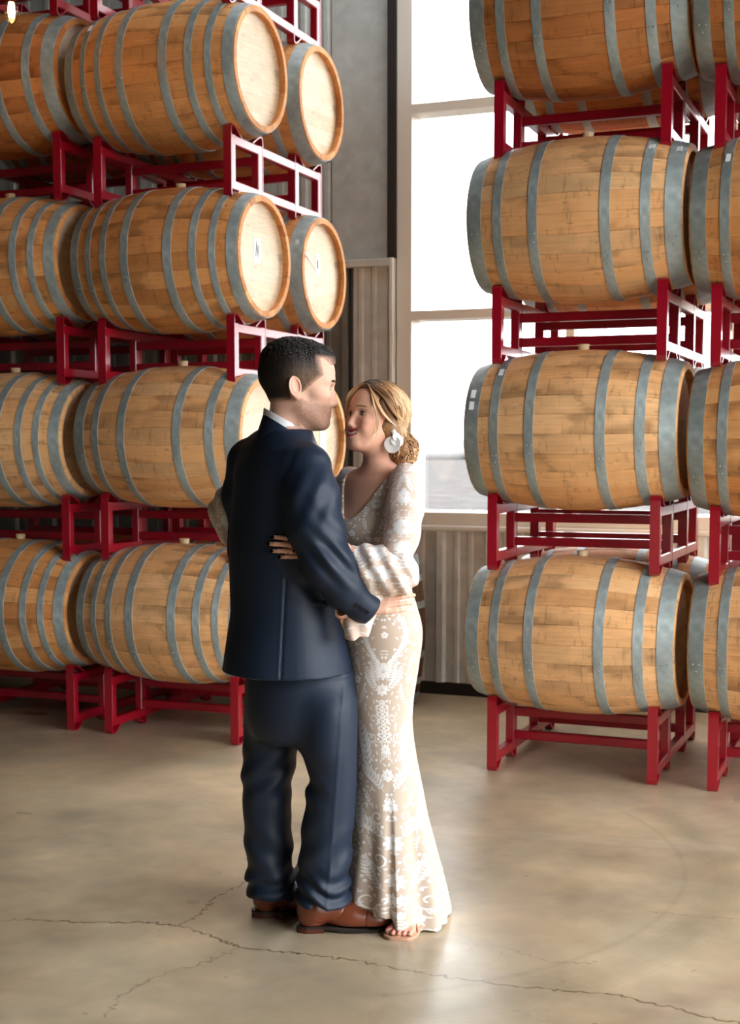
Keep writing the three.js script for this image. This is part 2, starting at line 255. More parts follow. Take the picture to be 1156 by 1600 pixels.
function rack(at, turn, label, group) {
  let t; if (rackKind) { t = rackKind.clone(); t.name = numbered('barrel_rack'); t.position.set(...at); t.rotation.y = turn; scene.add(t); }
  else {
    t = rackKind = thing('barrel_rack', label, 'rack', at, turn);
    for (const s of [-1, 1]) {
      for (const y of [.2775, .0625]) mesh('rail', RAIL, RED, t).position.set(s * A, y, 0);
      for (const [d, back] of [[0, 0], [.345, 1], [.725, 0], [1.07, 1]]) {
        const m = mesh('strap', back ? STRAPBACK : STRAP, RED, t); m.position.set(s * A, 0, -d);
        mesh('upright', UPRIGHT, RED, t).position.set(s * A * .9999, 0, back ? -d + .029 : -d - .029);
      }
    }
    for (const d of [.316, .754]) for (const y of [.2275, .115]) mesh('cross_bar', CROSS, RED, t).position.set(0, y, -d);
  }
  t.userData = { label, category: 'rack', group }; return t;
}
// stacks: key, height of each rack's foot, x of the middle, z of the front, words
const STACKS = {
  A: { words: 'far-left stack', foot: [0, .89, 1.805, 2.735, 3.65], x: [-4.512, -4.519, -4.531, -4.531, -4.533], z: -6.062, tone: ['amber', 'honey', 'amber', 'brown'], hoops: [8, 8, 8, 6] },
  L: { words: 'stack left of the man', foot: [0, .903, 1.786, 2.685, 3.60], x: [-3.545, -3.548, -3.548, -3.557, -3.56], z: -6.062, tone: ['honey', 'honey', 'amber', 'amber'], hoops: [8, 6, 8, 8] },
  R: { words: 'stack right of the woman', foot: [0, .927, 1.855, 2.749], x: [-1.463, -1.469, -1.455, -1.452], z: -6.018, tone: ['honey', 'honey', 'honey', 'brown'], hoops: [6, 6, 6, 6] },
  C: { words: 'far-right stack', foot: [0, .888, 1.821, 2.719], x: [-.466, -.478, -.491, -.493], z: -6.0, tone: ['honey', 'amber', 'amber', 'brown'], hoops: [6, 6, 6, 6] },
};
const BARREL = {};
const ROWS = ['bottom row', 'second row up', 'third row up', 'top row', 'topmost level'];
for (const [k, S] of Object.entries(STACKS)) S.foot.forEach((y, i) => {
  const x = S.x[i];
rack([x, y, S.z], 0, `red steel barrel rack, ${['bottom rack on the floor', 'second rack up', 'third rack up', 'fourth rack up', 'topmost rack'][i]} of the ${S.words}`, 'red steel barrel racks');
  if (i === 4) return;
  for (const [j, d] of [[0, .174], [1, .902]]) {
    const tone = S.tone[i], hoops = j ? 6 : S.hoops[i];
    BARREL[k + i + j] = barrel(k + i + j, tone, hoops, rr(0, .2), [x + rr(-.004, .004) - (k === 'A' ? [.045, .045, .045, .025][i] : 0), y + .272, S.z - d], 0, `${hoops === 8 ? 'eight-hooped' : 'six-hooped'} oak barrel, ${j ? 'rear' : 'front'} of the ${ROWS[i]}, ${S.words}`, 'oak wine barrels on red racks');
  }
});
// ---------------------------------------------------------------- the couple
// Their own frame: x to the right, y up, z towards the photographer, turned with the view; its origin stands on the floor ZC metres in front.
const ZC = 4.2, CP = Math.cos(PITCH), SP = Math.sin(PITCH);
const V = (px, py, dz = 0) => { const v = (MIDDLE - py) / LENS, t = (ZC - dz) / (CP + v * SP); return [(px - 578) / LENS * t, EYE + (v * CP - SP) * t, dz]; };
const couplePlace = (x, z) => [x * Math.cos(YAW) + (z - ZC) * Math.sin(YAW), 0, -x * Math.sin(YAW) + (z - ZC) * Math.cos(YAW)];
// ---- implicit shapes
const smin = (a, b, k) => { const h = Math.max(k - Math.abs(a - b), 0) / k; return Math.min(a, b) - h * h * k * .25; };
const smax = (a, b, k) => -smin(-a, -b, k);
const ell = (x, y, z, cx, cy, cz, rx, ry, rz) => { const a = (x - cx) / rx, b = (y - cy) / ry, c = (z - cz) / rz, k = Math.sqrt(a * a + b * b + c * c), q = Math.sqrt((a / rx) ** 2 + (b / ry) ** 2 + (c / rz) ** 2); return q < 1e-9 ? -Math.min(rx, ry, rz) : k * (k - 1) / q; };
const cap = (x, y, z, a, b, ra, rb) => { const bx = b[0] - a[0], by = b[1] - a[1], bz = b[2] - a[2], px = x - a[0], py = y - a[1], pz = z - a[2], h = clamp((px * bx + py * by + pz * bz) / (bx * bx + by * by + bz * bz + 1e-12)); return Math.hypot(px - bx * h, py - by * h, pz - bz * h) - (ra + (rb - ra) * h); };
const chain = (x, y, z, pts, k) => { let d = 9; for (let i = 0; i + 1 < pts.length; i++) d = smin(d, cap(x, y, z, pts[i], pts[i + 1], pts[i][3], pts[i + 1][3]), k); return d; };
// stacked ellipses: rows [y px, x px, half length along F, half along R, dz]; tabulated over height
function rings(rows, rot, viewRx) {
  const R = rows.map(([py, px, a, b, dz]) => { const p = V(px, py, dz); return [p[1], p[0], viewRx ? V(px + a, py, dz)[0] - p[0] : a, b, dz]; }).sort((a, b) => a[0] - b[0]);
  const y0 = R[0][0], y1 = R[R.length - 1][0], n = Math.ceil((y1 - y0) / .002) + 1, T = [0, 1, 2, 3].map(() => new Float32Array(n + 1)), c = Math.cos(rot), s = Math.sin(rot);
  for (let i = 0; i <= n; i++) { const y = y0 + (y1 - y0) * i / n; let j = 0; while (j < R.length - 2 && R[j + 1][0] < y) j++;
    const p1 = R[j], p2 = R[j + 1], p0 = R[Math.max(0, j - 1)], p3 = R[Math.min(R.length - 1, j + 2)], t = (y - p1[0]) / (p2[0] - p1[0]), L = p2[0] - p1[0];
    for (let k = 0; k < 4; k++) { const m1 = p2[0] - p0[0] ? (p2[k + 1] - p0[k + 1]) / (p2[0] - p0[0]) * L : 0, m2 = p3[0] - p1[0] ? (p3[k + 1] - p1[k + 1]) / (p3[0] - p1[0]) * L : 0, t2 = t * t, t3 = t2 * t;
      T[k][i] = (2 * t3 - 3 * t2 + 1) * p1[k + 1] + (t3 - 2 * t2 + t) * m1 + (-2 * t3 + 3 * t2) * p2[k + 1] + (t3 - t2) * m2; } }
  const at = (y) => { const i = clamp(Math.round((y - y0) / (y1 - y0) * n), 0, n); return [T[0][i], T[3][i], T[1][i], T[2][i]]; };
  const f = (x, y, z, grow = 0) => { const i = clamp(Math.round((y - y0) / (y1 - y0) * n), 0, n), dx = x - T[0][i], dz = z - T[3][i], a = T[1][i] + grow, b = T[2][i] + grow, u = (dx * c - dz * s) / a, v = (dx * s + dz * c) / b, k = Math.sqrt(u * u + v * v), q = Math.sqrt((u / a) ** 2 + (v / b) ** 2); return q < 1e-9 ? -Math.min(a, b) : k * (k - 1) / q; };
  f.y0 = y0; f.y1 = y1; f.at = at; f.c = c; f.s = s; return f;
}
// surface nets
function nets(f, lo, hi, h) {
  const nx = Math.ceil((hi[0] - lo[0]) / h) + 1, ny = Math.ceil((hi[1] - lo[1]) / h) + 1, nz = Math.ceil((hi[2] - lo[2]) / h) + 1, G = new Float32Array(nx * ny * nz), B = 4, far = 3.46 * h * 1.7;
  for (let bz = 0; bz < nz; bz += B) for (let by = 0; by < ny; by += B) for (let bx = 0; bx < nx; bx += B) {
    const d = f(lo[0] + (bx + 1.5) * h, lo[1] + (by + 1.5) * h, lo[2] + (bz + 1.5) * h), skip = Math.abs(d) > far;
    for (let z = bz; z < Math.min(bz + B, nz); z++) for (let y = by; y < Math.min(by + B, ny); y++) for (let x = bx; x < Math.min(bx + B, nx); x++) G[(z * ny + y) * nx + x] = skip ? d : f(lo[0] + x * h, lo[1] + y * h, lo[2] + z * h);
  }
  const id = new Int32Array(nx * ny * nz).fill(-1), pos = [], idx = [], cor = [[0, 0, 0], [1, 0, 0], [0, 1, 0], [1, 1, 0], [0, 0, 1], [1, 0, 1], [0, 1, 1], [1, 1, 1]], E = [[0, 1], [2, 3], [4, 5], [6, 7], [0, 2], [1, 3], [4, 6], [5, 7], [0, 4], [1, 5], [2, 6], [3, 7]];
  for (let z = 0; z < nz - 1; z++) for (let y = 0; y < ny - 1; y++) for (let x = 0; x < nx - 1; x++) {
    const o = (z * ny + y) * nx + x, g = [G[o], G[o + 1], G[o + nx], G[o + nx + 1], G[o + nx * ny], G[o + nx * ny + 1], G[o + nx * ny + nx], G[o + nx * ny + nx + 1]]; let m = 0; for (let i = 0; i < 8; i++) if (g[i] < 0) m |= 1 << i; if (m === 0 || m === 255) continue;
    let sx = 0, sy = 0, sz = 0, n = 0; for (const [a, b] of E) if ((g[a] < 0) !== (g[b] < 0)) { const t = g[a] / (g[a] - g[b]); sx += cor[a][0] + (cor[b][0] - cor[a][0]) * t; sy += cor[a][1] + (cor[b][1] - cor[a][1]) * t; sz += cor[a][2] + (cor[b][2] - cor[a][2]) * t; n++; }
    id[o] = pos.length / 3; pos.push(lo[0] + (x + sx / n) * h, lo[1] + (y + sy / n) * h, lo[2] + (z + sz / n) * h);
  }
  const quad = (a, b, c, d, flip) => { if (a < 0 || b < 0 || c < 0 || d < 0) return; flip ? idx.push(a, c, b, b, c, d) : idx.push(a, b, c, b, d, c); };
  for (let z = 1; z < nz - 1; z++) for (let y = 1; y < ny - 1; y++) for (let x = 1; x < nx - 1; x++) { const o = (z * ny + y) * nx + x, s = G[o] < 0, Y = nx, Z = nx * ny;
    if (s !== G[o + 1] < 0) quad(id[o - Y - Z], id[o - Z], id[o - Y], id[o], !s);
    if (s !== G[o + Y] < 0) quad(id[o - 1 - Z], id[o - 1], id[o - Z], id[o], !s);
    if (s !== G[o + Z] < 0) quad(id[o - 1 - Y], id[o - Y], id[o - 1], id[o], !s); }
  const nor = new Float32Array(pos.length), e = h * .6;
  for (let i = 0; i < pos.length; i += 3) { const x = pos[i], y = pos[i + 1], z = pos[i + 2]; let a = f(x + e, y, z) - f(x - e, y, z), b = f(x, y + e, z) - f(x, y - e, z), c = f(x, y, z + e) - f(x, y, z - e); const l = Math.hypot(a, b, c) || 1; nor[i] = a / l; nor[i + 1] = b / l; nor[i + 2] = c / l; }
  const g = new THREE.BufferGeometry(); g.setAttribute('position', new THREE.Float32BufferAttribute(pos, 3)); g.setAttribute('normal', new THREE.BufferAttribute(nor, 3)); g.setIndex(idx); return g;
}
const withUV = (g, fn) => { const p = g.attributes.position, uv = new Float32Array(p.count * 2); for (let i = 0; i < p.count; i++) { const [u, v] = fn(p.getX(i), p.getY(i), p.getZ(i)); uv[2 * i] = u; uv[2 * i + 1] = v; } g.setAttribute('uv', new THREE.BufferAttribute(uv, 2)); return g; };
// like withUV, with the wrap-round seam cut cleanly (u is a turn, 0..1)
const withTurnUV = (g, fn) => { g = withUV(g, fn).toNonIndexed(); const uv = g.attributes.uv; for (let i = 0; i < uv.count; i += 3) { const m = Math.max(uv.getX(i), uv.getX(i + 1), uv.getX(i + 2)); for (let k = 0; k < 3; k++) if (m - uv.getX(i + k) > .5) uv.setX(i + k, uv.getX(i + k) + 1); } return g; };
const withColor = (g, fn) => { const p = g.attributes.position, c = new Float32Array(p.count * 3), k = new THREE.Color(); for (let i = 0; i < p.count; i++) { fn(p.getX(i), p.getY(i), p.getZ(i), k); c[3 * i] = k.r; c[3 * i + 1] = k.g; c[3 * i + 2] = k.b; } g.setAttribute('color', new THREE.BufferAttribute(c, 3)); return g; };
const plain = (g) => { const n = g.index ? g.toNonIndexed() : g; for (const k of Object.keys(n.attributes)) if (!['position', 'normal', 'color'].includes(k)) n.deleteAttribute(k); return n; };
// nearest surface point seen along -z, for laying pieces on cloth
const front = (f, x, y, z = .6) => { for (let i = 0; i < 160; i++) { const d = f(x, y, z); if (d < .0006) break; z -= Math.max(d * .6, .0006); if (z < -.12) return -.12; } return z; };
// a sheet laid on cloth: corners in pixels, n x m cells, lifted by off
function draped(f, quad, n, m, off, dz) {
  const pos = [], idx = []; for (let j = 0; j <= m; j++) for (let i = 0; i <= n; i++) { const s = i / n, t = j / m, px = mix(mix(quad[0][0], quad[1][0], s), mix(quad[3][0], quad[2][0], s), t), py = mix(mix(quad[0][1], quad[1][1], s), mix(quad[3][1], quad[2][1], s), t), p = V(px, py, dz); const e = (i === 0 || i === n || j === 0 || j === m) ? -.002 : off; pos.push(p[0], p[1], front(f, p[0], p[1]) + e); }
  for (let j = 0; j < m; j++) for (let i = 0; i < n; i++) { const a = j * (n + 1) + i; idx.push(a, a + n + 1, a + 1, a + 1, a + n + 1, a + n + 2); }
  const g = new THREE.BufferGeometry(); g.setAttribute('position', new THREE.Float32BufferAttribute(pos, 3)); g.setIndex(idx); g.computeVertexNormals(); return g;
}
const tube = (pts, r, seg = 24, rs = 6, taper = 1) => { const c = new THREE.CatmullRomCurve3(pts.map((p) => new THREE.Vector3(p[0], p[1], p[2]))), g = new THREE.TubeGeometry(c, seg, r, rs); if (taper !== 1) { const p = g.attributes.position, a = new THREE.Vector3(); for (let i = 0; i <= seg; i++) { c.getPointAt(i / seg, a); const k = taper === 'ends' ? Math.sqrt(Math.max(.02, 1 - (2 * i / seg - 1) ** 2)) : mix(1, taper, i / seg); for (let j = 0; j <= rs; j++) { const q = i * (rs + 1) + j; p.setXYZ(q, a.x + (p.getX(q) - a.x) * k, a.y + (p.getY(q) - a.y) * k, a.z + (p.getZ(q) - a.z) * k); } } } return g; };
const noise3 = (() => { const g = fbm(8, 3, 301); return (x, y, z) => (g(x, y) + g(y + .37, z + .11) + g(z + .71, x + .53)) / 1.5 - 1; })();

// ---- a head: x forward, y up, z sideways, about 0.245 high; o sets its looks
function headField(o) {
  return (x, y, z) => {
    const w = Math.abs(z), W = o.wide ?? 1;
    let d = ell(x, y, z, -.008, .040, 0, .101, .087, .078 * W);
    d = smin(d, ell(x, y, z, .042, .040, 0, .054, .060, .060 * W), .03);
    d = smin(d, ell(x, y, z, .034, -.036, 0, .057, .080, .058 * W), .03);
    d = smin(d, cap(x, y, w, [-.002, -.055 + .008 * (1 - (o.jaw ?? 1)) * 5, .052 * W * (.4 + .6 * (o.jaw ?? 1))], [.058, -.098, .020 * (o.jaw ?? 1)], .019 * (o.jaw ?? 1), .017 * (o.jaw ?? 1)), .03);            // jaw
    d = smin(d, ell(x, y, z, .070, -.099, 0, o.chin ?? .019, .018, .022), .018);                            // chin
    d = smin(d, ell(x, y, w, .060, -.022, .043 * W, .024, o.cheek ?? .017, .018), .022);                    // cheekbone
    d = smin(d, cap(x, y, w, [.090, .018, .010], [.070, .018, .046], .0085, .007), .016);                   // brow
    d = smax(d, -ell(x, y, w, .094, .000, .032, .015, .0095, .017), .012);                                  // socket
    d = smin(d, ell(x, y, w, .0715, .0005, .031, .0150, .0135, .0165), .006);                               // lids over the eyeball
    d = smax(d, -ell(x, y, w, .086, -.001, .032, .010, o.slit ?? .0038, .0105), .003);                      // slit of the eye
    d = smin(d, cap(x, y, z, [.088, .006, 0], [.1015, -.041, 0], .0075 * (o.nose ?? 1), .0118 * (o.nose ?? 1)), .012);                      // nose
    d = smin(d, ell(x, y, w, .091, -.047, .010 * (o.nose ?? 1), .011, .0075 * (o.nose ?? 1), .0075 * (o.nose ?? 1)), .007);                                 // wings
    d = smax(d, -ell(x, y, w, .097, -.0545, .0062, .006, .0035, .0036), .003);
    d = smin(d, ell(x, y, z, .076, -.068, 0, .0145, .022, .026), .014);                                     // muzzle
    const sm = o.smile ?? 0, cy = -.0705 + sm * 1.25 * Math.max(0, w - .004) ** 1.25, mw = .024 + sm * .006, curve = .0885 - w * w * 16;
    if (w < mw + .02 && y < -.04 && y > -.1 && x > .05) {
      const k = 1 - smooth(mw * .55, mw * 1.1, w), gap = (o.open ?? 0) * k;
      d = smin(d, Math.hypot(x - curve, (y - cy - .0045 - gap) * 1.15) - .0058 * (.35 + .65 * k), .005);
      d = smin(d, Math.hypot(x - curve + .001, (y - cy + .0056 + gap) * 1.05) - .0066 * (.3 + .7 * k), .005);
      d = smax(d, -(Math.hypot((x - curve - .008) * .55, y - cy) - (.0011 + gap)) , .0015 + .002 * gap);
    }
    if (sm) d = smin(d, ell(x, y, w, .062, -.046, .040, .018, .016, .014), .02);                            // lifted cheek
    // ear
    const ex = x + .020, ey = y + .004, t = .20, rx = ex * Math.cos(t) + ey * Math.sin(t), ry = -ex * Math.sin(t) + ey * Math.cos(t), ez = w - .0800 * W - (-.35 * rx);
    let e = ell(rx, ry, ez, 0, 0, 0, .0185 - .12 * Math.max(0, -ry) , .0325, .0062);
    e = smax(e, -ell(rx, ry, ez, .004, .005, .007, .0115, .0195, .0080), .002);
    e = smin(e, Math.hypot(Math.hypot((rx + .001) / .6, ry - .003) - .0265, ez - .002) - .0036, .003);
    e = smin(e, ell(rx, ry, ez, .001, -.026, .001, .0085, .0085, .0048), .004);
    d = smin(d, e, .006);
    // neck stump
    return smin(d, cap(x, y, z, o.neckA ?? [-.022, -.040, 0], o.neckB ?? [-.045, -.17, 0], .054 * (o.neck ?? 1), .056 * (o.neck ?? 1)), .03);
  };
}
const faceX = (hf, y, z) => { let x = .14; for (let i = 0; i < 120 && hf(x, y, z) > .0002; i++) x -= .0008; return x; };
// a frame that stands a head: centre, forward direction (yaw from +x towards -z), tilt up, scale
function frameOf(c, yaw, tilt, s, roll = 0) {
  const m = new THREE.Matrix4().makeRotationY(yaw).multiply(new THREE.Matrix4().makeRotationZ(tilt)).multiply(new THREE.Matrix4().makeRotationX(roll)).scale(new THREE.Vector3(s, s, s)).setPosition(...c), inv = m.clone().invert();
  return { m, inv, to: (x, y, z) => { const e = inv.elements; return [e[0] * x + e[4] * y + e[8] * z + e[12], e[1] * x + e[5] * y + e[9] * z + e[13], e[2] * x + e[6] * y + e[10] * z + e[14]]; }, at: (x, y, z) => new THREE.Vector3(x, y, z).applyMatrix4(m).toArray(), s };
}
const inFrame = (g, F) => { g.applyMatrix4(F.m); return g; };
// a hand: x from the wrist along the fingers, y towards the thumb, z out of its back; curls in radians per joint
function handFrame(o, xd, zd, thumb, s = 1) {
  const X = new THREE.Vector3(...xd).normalize(), Z = new THREE.Vector3(...zd); Z.addScaledVector(X, -Z.dot(X)).normalize(); const Y = new THREE.Vector3().crossVectors(Z, X).multiplyScalar(thumb);
  return { X, Y, Z, o, at: (x, y, z) => [o[0] + s * (X.x * x + Y.x * y + Z.x * z), o[1] + s * (X.y * x + Y.y * y + Z.y * z), o[2] + s * (X.z * x + Y.z * y + Z.z * z)], s };
}
function handParts(H, curls, spread, slim = 1, thumbPose = [[.018, .030, -.006], [.050, .058, -.012], [.078, .066, -.018], [.100, .066, -.024]]) {
  const F = [], L = [[.040, .024, .019], [.045, .027, .021], [.041, .025, .020], [.032, .019, .018]], base = [[.086, .030], [.090, .010], [.086, -.010], [.078, -.028]], R = [.0092, .0095, .0090, .0080];
  base.forEach(([bx, by], i) => { let x = bx, z = -.001, a = 0; const y0 = by * slim, sp = spread[i]; const pts = [[...H.at(bx - .03, y0 * .85, -.002), R[i] * 1.1 * slim * H.s], [...H.at(bx, y0, 0), R[i] * 1.06 * slim * H.s]]; let y = y0;
    L[i].forEach((l, k) => { a += curls[i][k]; x += l * Math.cos(a); z -= l * Math.sin(a); y += l * sp; pts.push([...H.at(x, y, z), R[i] * (1 - .1 * (k + 1)) * slim * H.s]); });
    F.push({ pts, tip: H.at(x, y, z), a }); });
  const T = thumbPose.map(([x, y, z], i) => [...H.at(x, y * slim, z), [.013, .0115, .0095, .0082][i] * slim * H.s]);
  const wrist = [[...H.at(-.06, 0, 0), .026 * slim * H.s], [...H.at(.0, 0, 0), .025 * slim * H.s]];
  const pc = [H.at(.03, .012 * slim, -.002), H.at(.08, .018 * slim, -.001), H.at(.03, -.014 * slim, -.002), H.at(.076, -.016 * slim, -.001)];
  const field = (x, y, z) => {
    let d = cap(x, y, z, pc[0], pc[1], .0165 * slim * H.s, .0125 * slim * H.s); d = smin(d, cap(x, y, z, pc[2], pc[3], .0165 * slim * H.s, .0118 * slim * H.s), .02 * H.s);
    d = smin(d, cap(x, y, z, wrist[0], wrist[1], wrist[0][3], wrist[1][3]), .03 * H.s); d = smin(d, chain(x, y, z, T, .004), .010 * H.s);
    for (const f of F) { let e = chain(x, y, z, f.pts, .003); d = smin(d, e, .006 * H.s); } return d; };
  const all = [...F.flatMap((f) => f.pts), ...T, ...wrist], lo = [0, 1, 2].map((k) => Math.min(...all.map((p) => p[k])) - .02), hi = [0, 1, 2].map((k) => Math.max(...all.map((p) => p[k])) + .02);
  return { field, lo, hi, F, T };
}
const SKIN = std({ vertexColors: true, roughness: .5, specularIntensity: .45, sheen: .15 });
const EYEMAT = std({ vertexColors: true, roughness: .12 });
function eyeball(F, side) { // white, iris, pupil by angle from its axis; looks straight ahead
  const g = new THREE.SphereGeometry(.0118, 24, 18); g.rotateZ(-Math.PI / 2); g.translate(.0735, .0, .031 * side);
  withColor(g, (x, y, z, c) => { const a = Math.hypot(y + .0006, z - .031 * side - (F.look ?? 0) * side); c.copy(a < .0024 ? hex(12, 10, 10) : a < .0056 ? (F.iris ?? hex(70, 60, 48)) : hex(226, 218, 210)); });
  return inFrame(g, F);
}
const lash = (F, side, up, r, dy = 0) => inFrame(tube([...Array(7)].map((_, i) => { const t = i / 6 * 2 - 1; return [.0885 - .010 * t * t - (t > 0 ? .006 * t : 0), up * (.0042 - .0044 * t * t) + dy + (up > 0 ? .0006 : 0), side * (.031 + .0125 * t)]; }), r, 12, 5, 'ends'), F);
const brow = (F, side, r, y0, arch, hf) => inFrame(tube([...Array(7)].map((_, i) => { const t = i / 6, y = y0 + arch * Math.sin(t * 2.2) - .003 * t, z = side * (.011 + .037 * t); return [faceX(hf, y, z) + r * .1, y, z]; }), r, 14, 5, 'ends'), F);

let jacketField;
// ================================================================ the groom
{
  const base = V(470, 1450, 0), bx = base[0], man = thing('person', 'man in a navy suit and brown leather shoes seen from behind, embracing the woman', 'person', couplePlace(bx, 0), YAW);
  const put = (name, g, m, parent = man) => { g.translate(-bx, 0, 0); return mesh(name, g, m, parent); };
  const HF = frameOf(V(467, 605.6, 0), .175, -.03, 1.06); HF.iris = hex(80, 66, 50);
  const nb = V(446, 694, 0), ho = { neckB: HF.to(...nb), neckA: [-.022, -.045, 0], neck: 1.05, chin: .021, cheek: .014, slit: .0030 }, hf = headField(ho);
  const headLocal = (x, y, z) => { const q = HF.to(x, y, z); return hf(q[0], q[1], q[2]) * HF.s; };
  // ---- cloth fields
  const torso = rings([[660, 449, .066, .070, 0], [676, 446, .080, .094, 0], [692, 443, .092, .122, 0], [706, 440, .10, .165, 0], [726, 437, .115, .195, 0], [770, 436, .125, .198, 0], [850, 430, .128, .19, 0], [905, 434, .138, .184, .0], [955, 443, .156, .192, 0], [1000, 447, .180, .199, 0], [1030, 449, .194, .205, 0], [1060, 451, .206, .208, 0]], Math.PI / 6);
  const S = (px, py, dz, r) => [...V(px, py, dz), r];
  const armR = [S(482, 731, .135, .066), S(486, 776, .175, .078), S(493, 825, .195, .077), S(512, 880, .205, .072), S(538, 918, .195, .060), S(566, 946, .175, .046), S(579, 955, .165, .042)];
  const armL = [S(390, 724, -.15, .07), S(384, 780, -.18, .073), S(392, 860, -.2, .068), S(450, 905, -.24, .062), S(540, 890, -.22, .05)];
  const trapR = [S(452, 712, .03, .046), S(474, 724, .11, .056)], trapL = [S(438, 698, -.03, .058), S(416, 706, -.09, .063), S(396, 718, -.14, .066)];
  const shY = V(440, 742, 0)[1], neckTop = V(446, 671, 0)[1], hemY = V(449, 1047, 0)[1], ventX = (y) => mix(V(440, 1045, .15)[0], V(446, 920, .15)[0], (y - hemY) / .26), waist = V(440, 905, 0)[1], el = armR[3];
  const cuffEnd = new THREE.Vector3(armR[6][0] - armR[5][0], armR[6][1] - armR[5][1], armR[6][2] - armR[5][2]).normalize();
  const sleeveR = (x, y, z) => {
    let d = chain(x, y, z, armR, .03);
    const m = Math.exp(-((x - el[0]) ** 2 + (y - el[1] - .02) ** 2) / .011), q = (x * .8 + y * .75);
    d += m * (.0050 * Math.sin(q * 120) + .0035 * Math.sin(q * 74 + 1.3 + x * 30)) * smooth(-.09, .02, x - el[0] + (y - el[1]) * .5);
    const up = Math.exp(-((y - armR[1][1]) ** 2) / .006); d += up * .0022 * Math.sin((x * 1.2 - y * .5) * 90);
    return smax(d, ((x - armR[6][0]) * cuffEnd.x + (y - armR[6][1]) * cuffEnd.y + (z - armR[6][2]) * cuffEnd.z), .002);
  };
  const jacket = (x, y, z) => {
    let d = smax(torso(x, y, z), y - neckTop, .012);
    d += .0030 * Math.exp(-((y - waist) ** 2) / .004) * Math.sin((y + x * .5) * 85) * smooth(-.1, .1, x - bx) + .0022 * Math.sin(x * 38 + y * 6) * smooth(waist, hemY, y);
    if (z > 0 && y < waist + .02) { const g = (x - ventX(y)) / .004; d += .0030 * Math.exp(-g * g) - .0012 * Math.exp(-((g + 2) ** 2)); }
    d = smin(d, chain(x, y, z, trapR, .03), .05); d = smin(d, chain(x, y, z, trapL, .03), .05); const sh = y - shY; d = smin(d, chain(x, y, z, armL, .03), .03);
    d = smax(d, hemY - y, .004);
    const s = sleeveR(x, y, z), seam = Math.exp(-((d - s) ** 2) / .00006) * smooth(-.06, .02, sh + .08);
    d = smin(d, s, .035) + seam * .0030;
    return d + .0012 * noise3(x * 3, y * 3, z * 3);
  };
  const NAVY = std({ color: hex(28, 40, 58), roughness: .52, specularIntensity: .7, sheen: .32, sheenRoughness: .4, sheenColor: hex(92, 118, 150) });
  const j = nets(jacket, [V(330, 800, 0)[0], hemY - .02, -.36], [V(600, 800, 0)[0], V(440, 640, 0)[1], .34], .0050);
  put('jacket', j, NAVY);
  // trousers: hips, then a leg each
  const hips = rings([[990, 452, 76, .13, 0], [1040, 467, 83, .145, 0], [1075, 470, 85, .15, 0], [1120, 470, 84, .14, 0], [1160, 470, 74, .11, 0]], 0, true);
  const legN = rings([[1060, 506, 42, .070, .055], [1100, 512, 46, .094, .070], [1165, 513, 45, .10, .07], [1200, 518.5, 39, .092, .065], [1250, 517, 39, .085, .06], [1300, 511, 41, .084, .055], [1350, 507.5, 40.5, .085, .05], [1380, 505, 42, .088, .05], [1414, 506, 41.5, .086, .05]], 0, true);
  const legF = rings([[1040, 425, 42, .085, -.07], [1100, 425, 43, .098, -.075], [1165, 423, 43.5, .098, -.07], [1200, 419, 41, .09, -.07], [1250, 417, 38, .083, -.07], [1300, 419, 37.5, .08, -.07], [1350, 421.5, 36.5, .084, -.07], [1385, 425, 38.5, .088, -.07], [1410, 425, 36, .086, -.07]], 0, true);
  const cutN = V(506, 1407, .05)[1], cutF = V(425, 1400, -.07)[1], creaseN = V(526, 1250, .1)[0];
  const kn = V(510, 1215, 0)[1], knX = V(510, 1215, 0)[0], yt = V(470, 1160, 0)[1];
  const trousers = (x, y, z) => {
    const wr = (c, a) => .0085 * Math.sin((y - c) * 112 + x * 44 * a + z * 18 + 1.5 * Math.sin(x * 40)) * Math.exp(-(((y - c - .035) / .055) ** 2)) + .0045 * Math.sin((y - c) * 58 - x * 46 * a) * Math.exp(-(((y - c - .14) / .10) ** 2));
    let a = smax(legN(x, y, z), cutN + .012 * (x - legN.at(y)[0]) * 6 * .12 - y, .006) + wr(cutN, 1), b = smax(legF(x, y, z), cutF - y, .006) + wr(cutF, -1);
     a += .0075 * Math.sin((x * .8 + y) * 62) * Math.exp(-(((y - kn) / .06) ** 2)) * smooth(.03, -.06, x - knX); b += .005 * Math.sin((x * .7 - y) * 70) * Math.exp(-(((y - kn) / .07) ** 2));
    const cr = (x - creaseN - .08 * (y - kn)) / .006; a -= .0022 * Math.exp(-cr * cr) * smooth(-.02, .02, z - .05);
     let h = smax(hips(x, y, z), yt - y, .05);
    return smax(smin(smin(a, b, .012), h, .03) + .001 * noise3(x * 3, y * 3, z * 3), y - hemY - .006, .004);
  };
  put('trousers', nets(trousers, [V(365, 1200, 0)[0], cutF - .03, -.22], [V(572, 1200, 0)[0], V(450, 1030, 0)[1], .22], .0064), NAVY);
  // collars: a band that stands on a tilted oval round the neck
  const band = (c, rx, rz, tilt, h0, h1, flare, th, dip = 0) => { const n = 48, P = [], I = []; const sec = [[h0, flare], [h1, 0], [h1, -th], [h0, flare - th]];
    for (let i = 0; i < n; i++) { const a = i / n * 2 * Math.PI, ca = Math.cos(a), sa = Math.sin(a); for (const [h, e] of sec) P.push(c[0] + (rx + e) * ca, c[1] + h - tilt * ca - dip * Math.max(0, ca) ** 2 * (h < h1 ? 1 : .6), c[2] + (rz + e) * sa); }
    for (let i = 0; i < n; i++) for (let k = 0; k < 4; k++) { const q = i * 4 + k, r = i * 4 + (k + 1) % 4, s = ((i + 1) % n) * 4 + k, t = ((i + 1) % n) * 4 + (k + 1) % 4; I.push(q, r, s, r, t, s); }
